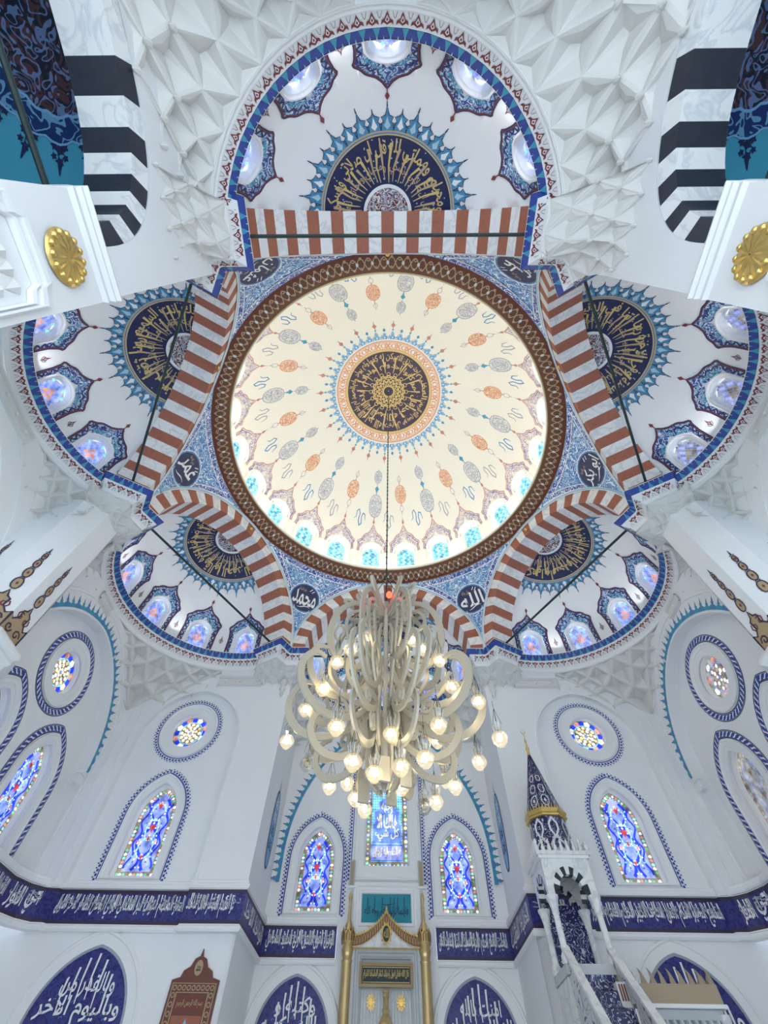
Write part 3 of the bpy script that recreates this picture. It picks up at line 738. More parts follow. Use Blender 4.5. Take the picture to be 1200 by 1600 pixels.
        for u in range(-4, 5):
            for v in range(0, 16):
                x = u*.083+(.0415 if v % 2 else 0); y = .06+v*.066
                if abs(x) > .285 or (y > .72 and x*x+(y-.72)**2 > .080): continue
                dd = abs(x)/.083+abs(y-.56)/.085
                mt_ = 'glass rose' if dd < 2.1 and dd > .6 else ('glass lavender' if (u+v) % 3 else ('glass blue' if dd < 5 else 'glass aqua'))
                if dull: mt_ = {'glass rose': 'glass olive', 'glass lavender': 'glass grey blue', 'glass blue': 'glass lavender', 'glass aqua': 'glass grey'}[mt_]
                mb.face([fn(x+p, y+q, -.148) for p, q in ((-.036, 0), (0, -.056), (.036, 0), (0, .056))], mt_)
        mb.build('pane', tw)

# ---------------------------------------------------------------- small uplights standing on the cornice of each half dome
for k, where in clock_name.items():
    for az, wl_ in ((-15, 'clockwise of the middle window'), (45, 'beside the anticlockwise end window')):
        a = rad(k+az); c = arm(k)(0, EXC, 0); x, y = c.x+3.19*cos(a), c.y+3.19*sin(a)
        t = thing('uplight', 'small white uplight on the %s half dome cornice, %s' % (where, wl_), 'spotlight', (x, y, H+.015))
        mb = MB(); mb.lathe([(.0, .0), (.035, 0), (.035, .015), (.012, .02), (.012, .05)], (x, y, H+.015), 'white paint', 10); mb.build('base', t)
        mb = MB(); mb.lathe([(.015, .045), (.04, .06), (.05, .13), (.045, .13), (.03, .09)], (x, y, H+.015), 'white paint', 10); mb.build('lamp_head', t)
        d = Vector((-cos(a)*1.15, -sin(a)*1.15, 1.0))
        add_light('uplight_beam', 'SPOT', (x-cos(a)*.02, y-sin(a)*.02, H+.16), UPW, (0.93, 0.96, 1.0), .03, d.to_track_quat('-Z', 'Y').to_euler(), spot=rad(150))
# ---------------------------------------------------------------- lip cornice of the exedras (blue band over red palmettes)
def cornice_path():
    P = []
    for k in (90, 150, 210, 270, 330, 30):
        g = arm(k); L = []
        L.append((3.42, AP-.02)); L.append((2.98, AP-.02)); L.append((2.98, JAMB))
        a1 = asin((JAMB-EXC)/EXR)
        L += [(EXR*cos(a), EXC+EXR*sin(a)) for a in lin(a1+.02, pi-a1-.02, 25)]
        L += [(-2.98, JAMB), (-2.98, AP-.02), (-3.42, AP-.02)]
        P += [(g(x, y, 0).x, g(x, y, 0).y) for x, y in L]
    return P
CP = cornice_path()
area = sum(a[0]*b[1]-b[0]*a[1] for a, b in zip(CP, CP[1:]+CP[:1]))
if area < 0: CP = CP[::-1]
# arms were appended in +60 steps but each runs right to left: order is counter-clockwise
def miter(path):
    out = []; n = len(path)
    for i in range(n):
        p, a, b = path[i], path[i-1], path[(i+1) % n]
        d1 = Vector((p[0]-a[0], p[1]-a[1])).normalized(); d2 = Vector((b[0]-p[0], b[1]-p[1])).normalized()
        n1 = Vector((-d1.y, d1.x)); n2 = Vector((-d2.y, d2.x)); nn = (n1+n2); l = nn.length
        nn = nn/l if l > 1e-6 else n1; f = 1/max(.5, nn.dot(n1)); out.append((nn.x*f, nn.y*f))
    return out                                  # left normals: toward the middle of the hall for a ccw path
CN = miter(CP)
def cpt(i, o, z): i %= len(CP); return Vector((CP[i][0]+CN[i][0]*o, CP[i][1]+CN[i][1]*o, z))
cor = thing('exedra_cornice', 'continuous lip cornice with a blue band and red palmettes running under the arches and half domes', 'cornice', (0, 0, H-.3), kind='structure')
mb = MB()
cprof = [(-.02, H+.015), (.21, H+.015), (.21, H-.01), (.20, H-.02), (.11, H-.17), (.115, H-.18), (.10, H-.20), (-.02, H-.40), (-.01, H-.43), (-.04, H-.46), (-.04, H-.54), (-.08, H-.57)]
cm = ['moulding', 'moulding', 'navy', 'cobalt', 'navy', 'white paint', 'white paint', 'moulding', 'moulding', 'moulding', 'moulding']
for j, m_ in enumerate(cm):
    A = [cpt(i, *cprof[j]) for i in range(len(CP))]; B = [cpt(i, *cprof[j+1]) for i in range(len(CP))]
    mb.loops(A, B, m_)
mb.build('lip_moulding', cor)
mb = MB()
pts, st = resample(CP, .125, True)
M_ = len(pts)
def cp2(s, o, z):                           # s in sample units
    i = int(math.floor(s)) % M_; t = s-math.floor(s); a, b = pts[i], pts[(i+1) % M_]
    x = a[0]+(b[0]-a[0])*t; y = a[1]+(b[1]-a[1])*t; nx = a[2]+(b[2]-a[2])*t; ny = a[3]+(b[3]-a[3])*t
    return Vector((x-nx*o, y-ny*o, z))
for i in range(M_):
    f = lambda x, y, w_=.010: cp2(i+x, .11+.09*y+w_, H-.17+.15*y-w_*.5)
    mb.face([f(0, 0), f(.5, 1), f(1, 0)], 'turquoise' if i % 2 else 'cobalt')
    mb.face([f(.4, 1, .013), f(.5, .65, .013), f(.6, 1, .013)], 'pale blue')
    r = lambda x, y, w_=.016: cp2(i+x, .095-.115*y+.001+w_*.6, H-.205-.19*y-w_)
    if i % 2 == 0:
        mb.face([r(x, y) for x, y in [(.15, .05), (.5, .2), (1.0, .02), (1.5, .2), (1.85, .05), (1.75, .35), (1.35, .45), (1.0, .95), (.65, .45), (.25, .35)]], 'crimson')
        mb.face([r(x, y, .020) for x, y in [(1.0, .18), (1.3, .35), (1.0, .7), (.7, .35)]], 'white paint')
        mb.face([r(x, y, .024) for x, y in [(1.0, .28), (1.15, .38), (1.0, .55), (.85, .38)]], 'crimson')
    else:
        ribbon(mb, [(.7, .95), (.85, .6), (1.0, .5), (1.15, .6), (1.3, .95)], .05, lambda x, y: r(x, y), 'crimson')
mb.build('painted_band', cor)

# ================================================================== WALLS
def holed_wall(mb, fr, rect, holes, depths, mat='plaster', w0=0.0):
    """rect outline with openings; each opening gets a reveal back to its depth"""
    fn = fr(w0); x0, x1, z0, z1 = rect
    mb.holed([[(x0, z0), (x1, z0), (x1, z1), (x0, z1)]]+holes, lambda x, y: fn(x, y), mat)
    for h, d in zip(holes, depths):
        if d is not None: mb.loops([fn(x, y) for x, y in h], [fr(w0-d)(x, y) for x, y in h], mat)
def crest_line(mb, fn, outline, step, kind, side=1, closed=False):
    pts, st = resample(outline, step, closed)
    for j, (x, y, nx, ny) in enumerate(pts):
        nx *= side; ny *= side; tx, ty = -ny, nx
        L = lambda a, b: fn(x+tx*a+nx*b, y+ty*a+ny*b)
        if kind == 'fleur':               # turquoise fleur crest of the large blind arches
            h = st*(1.6 if j % 2 == 0 else 1.35); q = st*.50
            mb.face([L(-q, 0), L(-q*1.05, h*.30), L(-q*.35, h*.42), L(-q*.5, h*.58), L(0, h*.8), L(q*.5, h*.58), L(q*.35, h*.42), L(q*1.05, h*.30), L(q, 0)], 'turquoise' if j % 2 else 'mid blue')
            mb.face([L(-st*.09, h*.72), L(0, h*1.12), L(st*.09, h*.72)], 'navy')
        elif kind == 'bead':              # navy bead row
            q = st*.36; mb.face([L(q*cos(t), st*.42+q*sin(t)) for t in (0, 1.05, 2.09, 3.14, 4.19, 5.24)], 'cobalt')
            q = st*.24; mb.face([L(st*.5+q*cos(t), st*.95+q*1.2*sin(t)) for t in (0, 1.57, 3.14, 4.71)], 'cobalt')
        elif kind == 'rope':              # white S on a blue band
            ribbon(mb, [(x+tx*a+nx*b, y+ty*a+ny*b) for a, b in ((-st*.55, st*.15), (-st*.2, st*.2), (st*.2, st*.85), (st*.55, st*.9))], [st*.12, st*.28, st*.28, st*.12], fn, 'white paint')
def band2(mb, fn, outA, outB, mat, closed=False): mb.loops([fn(x, y) for x, y in outA], [fn(x, y) for x, y in outB], mat, closed)
def stained(mb, fr, a, zs, z0, k=1.7, dull=0, cx=0.0, zc=None):
    """arabesque stained glass filling a pointed light"""
    O = lambda off: arch_outline(a, zs, off, k, z0, 12, off, cx)
    f0, f1, f2, f3 = fr(0), fr(.004), fr(.008), fr(.012)
    g = (lambda s: s) if not dull else (lambda s: {'glass deep blue': 'glass grey blue', 'glass blue': 'glass grey', 'glass lavender': 'glass grey', 'glass white': 'glass white' if dull == 1 else 'glass grey', 'glass aqua': 'glass grey', 'glass red': 'glass olive', 'glass rose': 'glass olive', 'glass green': 'glass grey', 'glass yellow': 'glass grey'}.get(s, s))
    top = max(y for x, y in O(0)); hh = top-z0
    mb.face([f0(x, y) for x, y in O(0)], 'glass olive')
    ob = a*.26
    pts, st = resample(O(-ob*.5), .085)
    pal = ['glass white', 'glass green', 'glass olive', 'glass white', 'glass rose', 'glass aqua']
    for j, (x, y, nx, ny) in enumerate(pts):
        tx, ty = -ny, nx; c = pal[(j*5+3) % 6]; s = .036
        mb.face([f1(x+tx*p*s+nx*q*s, y+ty*p*s+ny*q*s) for p, q in ((-1, .3), (-.2, 1.3), (1, .6), (.6, -.8), (-.3, -1.2))], g(c))
        mb.face([f1(x-nx*.062+tx*.05+tx*p*.016, y-ny*.062+ty*.05+q*.016) for p, q in ((-1, 0), (0, 1), (1, 0), (0, -1))], g('glass yellow'))
    bx = lin(cx-a+ob, cx+a-ob, 9)
    for j, x in enumerate(bx): mb.face([f1(x+p*.04, z0+ob*.45+q*.04) for p, q in ((-1, 0), (-.3, 1), (1, .4), (.4, -1))], g(pal[j % 6]))
    I = arch_outline(a, zs, -ob, k, z0, 12, -ob, cx)
    mb.face([f1(x, y) for x, y in I], g('glass lavender'))
    aw = a-ob
    def stroke(P, wd, mat, f, mirror=True):
        for s in ((1, -1) if mirror else (1,)): ribbon(mb, [(cx+s*x*aw, z0+y*hh) for x, y in P], wd, f, g(mat))
    def wave(y0, y1, amp, n, ph, off=0): return [(off+amp*sin(ph+pi*2*n*t/24), y0+(y1-y0)*t/24) for t in range(25)]
    stroke(wave(.07, .84, .38, 2.0, 0.4, .42), .095*a/.49, 'glass blue', f1)
    stroke(wave(.07, .86, .30, 2.0, 3.2, .40), .075*a/.49, 'glass deep blue', f2)
    stroke(wave(.09, .80, .16, 3.0, 1.0, .80), .05, 'glass deep blue', f2)
    for (y0, r, h_) in ((.30, .52, .11), (.50, .42, .12), (.70, .50, .10)):
        P = [(r*cos(t)*(1 if True else 1), y0+h_*sin(t)) for t in lin(-pi/2, pi/2, 9)]
        stroke(P, .03, 'glass aqua', f2)
        for t in lin(-1.4, 1.4, 8):
            for s in (1, -1): mb.face([f3(cx+s*r*cos(t)*aw+p*.02, z0+(y0+h_*sin(t))*hh+q*.02) for p, q in ((-1, 0), (0, -1), (1, 0), (0, 1))], g('glass white'))
    for (x, y, s) in ((0, .52, .085), (0, .40, .055), (0, .775, .075), (0, .20, .05), (.60, .36, .05), (-.60, .36, .05)):
        c = 'glass red' if abs(x) < .1 else 'glass rose'
        mb.face([f3(cx+x*aw+p*s, z0+y*hh+q*s*1.2) for p, q in ((0, -1.1), (.8, .1), (1, .8), (.3, .55), (0, 1.1), (-.3, .55), (-1, .8), (-.8, .1))], g(c))
        mb.face([f3(cx+x*aw+p*s*.35, z0+y*hh+s*1.25+q*s*.35) for p, q in ((0, -1), (1, 0), (0, 1), (-1, 0))], g('glass white'))
    for i in range(26):
        y = .10+.72*i/26; x = .12+.55*abs(sin(i*1.9)); s = .020
        for sg in (1, -1): mb.face([f3(cx+sg*x*aw+p*s, z0+y*hh+q*s) for p, q in circ(1, 6)], g(('glass white', 'glass aqua', 'glass deep blue')[i % 3]))
def wall_window(fr, cx, a, z0, zs, label, crest, k=1.7, dull=0, depth=.22, name=None):
    t = window_thing(label, fr(0)(cx, z0))
    O = lambda off: arch_outline(a, zs, off, k, z0, 12, off*.35, cx)
    mb = MB(); wd = .26 if crest != 'rope' else .30
    prev = [fr(.003)(x, y) for x, y in O(wd)]
    for off, dp in ((wd, .05), (wd-.03, .055), (wd-.05, .02), (.16, .015), (.15, -.04), (.11, -.045), (.10, -.09), (.05, -.10), (.04, -.15), (0, -depth)):
        cur = [fr(dp)(x, y) for x, y in O(off)]; mb.loops(prev, cur, 'moulding'); prev = cur
    mb.build('window_frame', t)
    mb = MB(); stained(mb, lambda w_: fr(w_-depth+.005), a, zs, z0, k, dull, cx); mb.build('pane', t)
    mb = MB(); fn = fr(.008)
    def open_part(off): 
        P = O(off); return [p for p in P]
    if crest == 'bead':
        P = O(wd+.035); ribbon(mb, P, .03, fn, 'cobalt'); crest_line(mb, fr(.010), O(wd+.05), .092, 'bead')
    else:
        band2(mb, fn, O(wd+.03), O(wd+.05), 'navy'); band2(mb, fn, O(wd+.055), O(wd+.20), 'cobalt'); band2(mb, fn, O(wd+.21), O(wd+.23), 'navy')
        crest_line(mb, fr(.012), O(wd+.06), .135, 'rope')
    mb.build('painted_border', t)
    return t
def round_window(fr, cx, cz, r, label, crest, dull=0, depth=.2):
    t = window_thing(label, fr(0)(cx, cz)); N = 40
    C = lambda rr, w_: [fr(w_)(x, y) for x, y in circ(rr, N, cx, cz)]
    mb = MB(); prev = C(r+.33, .003)
    for rr, dp in ((r+.33, .05), (r+.30, .055), (r+.27, .02), (r+.20, .015), (r+.19, -.03), (r+.13, -.04), (r+.12, -.08), (r+.05, -.09), (r+.04, -.13), (r, -depth)):
        cur = C(rr, dp); mb.loops(prev, cur, 'moulding'); prev = cur
    mb.build('window_frame', t)
    mb = MB(); g = (lambda s: s) if not dull else (lambda s: {'glass deep blue': 'glass grey', 'glass blue': 'glass lavender', 'glass white': 'glass white', 'glass yellow': 'glass grey', 'glass aqua': 'glass lavender'}.get(s, s))
    f = lambda w_: fr(w_-depth+.005)
    mb.face([f(0)(x, y) for x, y in circ(r, N, cx, cz)], 'glass olive')
    for i in range(16):
        a = 2*pi*i/16; c = ('glass deep blue', 'glass white', 'glass blue', 'glass rose')[i % 4] if i % 2 == 0 or True else ''
        c = 'glass deep blue' if i % 2 == 0 else ('glass rose' if i % 4 == 1 else 'glass white')
        q = r*.155
        mb.face([f(.005)(*p) for p in xf([(-q, -q*.8), (q, -q*.8), (q*1.15, q*.3), (0, q), (-q*1.15, q*.3)], cx+r*.82*cos(a), cz+r*.82*sin(a), rot=a-pi/2)], g(c))
    ribbon(mb, circ(r*.66, 32, cx, cz), r*.05, f(.006), g('glass aqua'), True)
    for ring_, nn, rr, q in ((0, 12, .52, .10), (1, 8, .33, .10), (2, 6, .16, .075)):
        for i in range(nn):
            a = 2*pi*i/nn+ring_*.3
            mb.face([f(.008)(*p) for p in xf(circ(r*q, 6), cx+r*rr*cos(a), cz+r*rr*sin(a))], g(('glass white', 'glass yellow')[(i+ring_) % 2]))
            a += pi/nn; mb.face([f(.009)(*p) for p in xf(circ(r*q*.4, 4), cx+r*rr*1.12*cos(a), cz+r*rr*1.12*sin(a))], g(('glass rose', 'glass red')[i % 2]))
    mb.face([f(.01)(*p) for p in circ(r*.07, 8, cx, cz)], g('glass blue'))
    mb.build('pane', t)
    mb = MB()
    if crest == 'bead':
        ribbon(mb, circ(r+.37, N, cx, cz), .022, fr(.008), 'cobalt', True); crest_line(mb, fr(.010), circ(r+.39, N, cx, cz), .092, 'bead', 1, True)
    else:
        ribbon(mb, circ(r+.37, N, cx, cz), .022, fr(.008), 'navy', True); ribbon(mb, circ(r+.46, N, cx, cz), .14, fr(.008), 'cobalt', True); ribbon(mb, circ(r+.55, N, cx, cz), .02, fr(.008), 'navy', True)
        crest_line(mb, fr(.012), circ(r+.395, N, cx, cz), .13, 'rope', 1, True)
    mb.build('painted_border', t)
def arch_hole(a, zs, k, z0, cx, off=0): return arch_outline(a, zs, off, k, z0, 14, 0, cx)

PIL = 6.55
BT, BB = 5.48, 4.87                       # calligraphy band top and bottom
# front wall, one piece either side of the mihrab bay
for s, nm, side in ((-1, 'wall_front_left', 'left'), (1, 'wall_front_right', 'right')):
    fr = plane_frame((0, PIL, 0), (1, 0, 0), (0, -1, 0))
    frb = plane_frame((0, FW, 0), (1, 0, 0), (0, -1, 0))
    wl = thing(nm, 'white plastered front wall %s of the mihrab bay, with a tall pointed blind arch' % side, 'wall', (s*6, PIL, 0), kind='structure')
    mb = MB(); A = arch_hole(1.56, 9.05, 1.1, BT, s*6.15); xs = sorted((s*3.3, s*8.85))
    holed_wall(mb, fr, (xs[0], xs[1], BT, H), [A], [.15])
    cxw, cxr = s*6.27, s*6.25
    Wn = arch_outline(.49, 7.12, .04, 1.7, 5.80, 12, .02, cxw); Rn = circ(.53, 30, cxr, 9.5)
    mb.holed([A, [p for p in Wn], Rn], lambda x, y: frb(0)(x, y), 'plaster')
    # below the band
    mb.face([frb(0)(x, z) for x, z in ((xs[0], 0), (xs[1], 0), (xs[1], BB), (xs[0], BB))], 'plaster')
    mb.build('wall_plaster', wl)
    # raised rib round the blind arch
    mb = MB()
    def O(off): return arch_outline(1.56, 9.05, off, 1.1, BT, 14, 0, s*6.15)
    band2(mb, fr(.0), O(0), O(.0), 'plaster')
    for (o0, o1, w0, w1) in ((.0, .0, .0, .03), (.0, .05, .03, .03), (.05, .06, .03, .0)): mb.loops([fr(w0)(x, y) for x, y in O(o0)], [fr(w1)(x, y) for x, y in O(o1)], 'moulding', False)
    # stepped corner pilasters
    for i, xx in enumerate((7.95, 8.2, 8.45)):
        mb.box((s*(xx+.45), PIL-.04*(i+1)+.02, (BT+10)/2), (.9, .05, 10-BT), 'plaster')
    mb.build('trim_rib', wl)
    wall_window(frb, cxw, .49, 5.80, 7.12, 'tall pointed stained glass window on the %s front wall, below the round one' % side, 'bead')
    round_window(frb, cxr, 9.5, .53, 'round stained glass window high in the %s front blind arch' % side, 'bead')
# side walls with two bays each
for s, nm, side in ((-1, 'wall_left', 'left'), (1, 'wall_right', 'right')):
    fo = SW-.35
    fr = plane_frame((s*fo, 0, 0), (0, 1, 0), (-s, 0, 0)); frb = plane_frame((s*SW, 0, 0), (0, 1, 0), (-s, 0, 0))
    wl = thing(nm, 'white plastered %s side wall with two large blind arches' % side, 'wall', (s*SW, 0, 0), kind='structure')
    mb = MB()
    Af = arch_hole(2.62, 7.9, 1.06, BT, 3.62); Ab = arch_hole(2.62, 7.9, 1.06, BT, -3.62)
    holed_wall(mb, fr, (-6.4, 6.7, BT, H-.62), [Af, Ab], [.35, .35])
    Wf = [arch_outline(.50, 7.15, .04, 1.7, 5.80, 12, .02, c) for c in (4.88, 2.5)]
    mb.holed([Af]+Wf+[circ(.55, 30, 3.72, 9.35)], lambda x, y: frb(0)(x, y), 'plaster')
    mb.face([frb(0)(x, y) for x, y in Ab], 'plaster')
    mb.face([frb(0)(x, z) for x, z in ((-6.4, 0), (6.7, 0), (6.7, BB), (-6.4, BB))], 'plaster')
    mb.build('wall_plaster', wl)
    mb = MB()
    for c in (3.62, -3.62):
        O = lambda off: arch_outline(2.62, 7.9, off, 1.06, BT, 16, 0, c)
        for (o0, o1, w0, w1) in ((0, 0, 0, .02), (0, .05, .02, .02), (.05, .05, .02, 0), (.52, .52, 0, .03), (.52, .60, .03, .03), (.60, .62, .03, 0)): mb.loops([fr(w0)(x, y) for x, y in O(o0)], [fr(w1)(x, y) for x, y in O(o1)], 'moulding', False)
        for q in (-1, 1): mb.box((s*(fo-.03), c+q*2.5, 7.7), (.12, .24, .22), 'moulding'); mb.box((s*(fo-.05), c+q*2.48, 7.84), (.16, .30, .07), 'moulding')
    mb.build('trim_rib', wl)
    mb = MB(); O = [p for p in arch_outline(2.62, 7.9, .07, 1.06, 7.9, 30, 0, 3.62) if p[1] > 7.85]
    crest_line(mb, fr(.008), O, .21, 'fleur')
    tag(mb.build('painted_crest', wl), 'turquoise fleur crest over the front blind arch')
    dull = 2 if s > 0 else 0
    for c, lab in ((4.88, 'nearer the mihrab corner'), (2.5, 'nearer the pier')):
        wall_window(frb, c, .50, 5.80, 7.15, 'pointed %s window of the %s side wall %s, in a blue roped border' % ('grey-lit leaded' if dull else 'stained glass', side, lab), 'rope', dull=dull)
    round_window(frb, 3.72, 9.35, .55, 'round %s window of the %s side wall in a blue roped border' % ('pale leaded' if dull else 'stained glass', side), 'rope', dull=dull)
# mihrab bay
fr = plane_frame((0, APSE, 0), (1, 0, 0), (0, -1, 0))
wl = thing('wall_mihrab', 'white end wall of the mihrab bay with three windows over the niche', 'wall', (0, APSE, 0), kind='structure')
mb = MB()
hol = [arch_outline(.50, 7.0, .04, 1.7, 5.82, 12, .02, c) for c in (-2.06, 2.06)]+[arch_outline(.64, 9.3, .04, 1.25, 6.85, 12, .02, 0)]
mb.holed([[(-3.35, BT), (3.35, BT), (3.35, H-.62), (-3.35, H-.62)]]+hol, lambda x, y: fr(0)(x, y), 'plaster')
mb.face([fr(0)(x, z) for x, z in ((-3.35, 0), (3.35, 0), (3.35, BB), (-3.35, BB))], 'plaster')
mb.face([fr(0)(x, z) for x, z in ((-1.3, BB), (1.3, BB), (1.3, BT), (-1.3, BT))], 'plaster')
mb.build('wall_plaster', wl)
mb = MB(); O = [p for p in arch_outline(3.05, 7.0, .0, 1.45, 6.5, 34, 0, 0) if p[1] > 6.45]
crest_line(mb, fr(.05), O, .19, 'fleur'); 
tag(mb.build('painted_crest', wl), 'turquoise fleur crest over the mihrab bay')
mb = MB()
def Oc(off): return [p for p in arch_outline(3.05, 7.0, off, 1.45, 6.5, 34, 0, 0)]
top_pts = Oc(0)
mb.loops([fr(.042)(x, y) for x, y in Oc(0)], [fr(.042)(max(-3.3, min(3.3, x)), min(y, 11.9)) for x, y in Oc(.45)], 'plaster', False)
mb.loops([fr(.0)(x, y) for x, y in Oc(0)], [fr(.042)(x, y) for x, y in Oc(0)], 'moulding', False)
mb.build('trim_rib', wl)
for c, sd in ((-2.06, 'left'), (2.06, 'right')):
    wall_window(fr, c, .50, 5.82, 7.0, 'blue stained glass window in the mihrab bay, %s of the gold-lettered one' % sd, 'bead')
for s, nm in ((-1, 'wall_bay_left'), (1, 'wall_bay_right')):
    frs = plane_frame((s*3.3, 0, 0), (0, 1, 0), (-s, 0, 0)); mb = MB()
    for z0, z1 in ((0, BB), (BT, H)): mb.face([frs(0)(x, z) for x, z in ((PIL, z0), (APSE+.02, z0), (APSE+.02, z1), (PIL, z1))], 'plaster')
    wl2 = thing(nm, 'white return wall of the mihrab bay on the %s' % ('left' if s < 0 else 'right'), 'wall', (s*3.3, 7.8, 0), kind='structure')
    mb.build('wall_plaster', wl2)
    mb = MB(); f = frs(.01); cyy = 8.0
    O = ogee(.62, 1.9, 12); O = [(cyy+x, 7.35+y) for x, y in O]
    mb.face([f(x, y) for x, y in O], 'sky blue'); ribbon(mb, O, .05, frs(.014), 'navy', True)
    for q in (-1, 1):
        for z in (6.9, 7.25, 7.6, 7.95): ribbon(mb, xf(spiral(.13, 1.1, 10, rad(90), q), cyy+q*.12, z), .04, frs(.016), 'white paint' if z > 7.3 else 'navy')
    ribbon(mb, [(cyy, 8.3), (cyy, 8.65)], [.05, .01], frs(.014), 'navy')
    tag(mb.build('painted_medallion', wl2), 'pointed blue medallion')
# central gold-lettered window
t = window_thing('tall blue window with gold Arabic lettering above the mihrab', fr(0)(0, 6.85))
O = lambda off: arch_outline(.64, 9.3, off, 1.25, 6.85, 12, off, 0)
mb = MB(); prev = [fr(.003)(x, y) for x, y in O(.36)]
for off, dp in ((.36, .05), (.33, .055), (.30, .02), (.2, .015), (.19, -.04), (.12, -.05), (.10, -.10), (.05, -.11), (.0, -.22)):
    cur = [fr(dp)(x, y) for x, y in O(off)]; mb.loops(prev, cur, 'moulding'); prev = cur
mb.build('window_frame', t)
mb = MB(); f = lambda w_: fr(w_-.215)
mb.face([f(0)(x, y) for x, y in O(0)], 'glass olive')
for p in resample(O(-.06), .12, True)[0]:
    c = random.choice(['glass blue', 'glass green', 'glass yellow', 'glass lavender', 'glass olive']); mb.face([f(.004)(p[0]+a, p[1]+b) for a, b in circ(.052, 6)], c)
    mb.face([f(.006)(p[0]+a, p[1]+b) for a, b in circ(.02, 4)], 'glass white')
rect = lambda x0, x1, z0, z1: [(x0, z0), (x1, z0), (x1, z1), (x0, z1)]
mb.face([f(.004)(x, y) for x, y in rect(-.48, .48, 7.0, 9.4)], 'glass aqua')
for u in range(-6, 7):
    for v in range(27):
        x, y = u*.075, 7.5+v*.075
        mb.face([f(.006)(x+a, y+b) for a, b in ((-.026, 0), (0, -.026), (.026, 0), (0, .026))], 'glass blue')
mb.face([f(.008)(x, y) for x, y in rect(-.47, .47, 7.02, 7.42)], 'glass lavender'); ribbon(mb, rect(-.47, .47, 7.02, 7.42), .02, f(.01), 'glass deep blue', True)
lobe = [(-.44, 7.46), (.44, 7.46), (.44, 7.9), (.36, 8.1), (.40, 8.28), (.24, 8.42), (.26, 8.6), (0, 8.78), (-.26, 8.6), (-.24, 8.42), (-.40, 8.28), (-.36, 8.1), (-.44, 7.9)]
mb.face([f(.008)(x, y) for x, y in lobe], 'glass blue'); ribbon(mb, lobe, .03, f(.01), 'glass lavender', True)
mb.face([f(.008)(x, y) for x, y in xf(ogee(.5, .52), 0, 9.13)], 'glass lavender')
write(mb, 'له الحكم واليه ترجعون', f(.012), -.42, .42, 7.05, 7.38, 'glass yellow', 5)
write(mb, 'كل شيء', f(.012), -.38, .38, 7.5, 7.88, 'glass yellow', 0); write(mb, 'هالك الا', f(.012), -.32, .32, 7.84, 8.28, 'glass yellow', 4); write(mb, 'وجهه', f(.012), -.18, .18, 8.26, 8.6, 'glass yellow', 0)
write(mb, 'الله', f(.012), -.16, .16, 8.96, 9.3, 'glass yellow', 0)
mb.build('pane', t)
mb = MB(); ribbon(mb, O(.40), .022, fr(.008), 'cobalt', True); crest_line(mb, fr(.010), O(.42), .092, 'bead', 1, True); mb.build('painted_border', t)

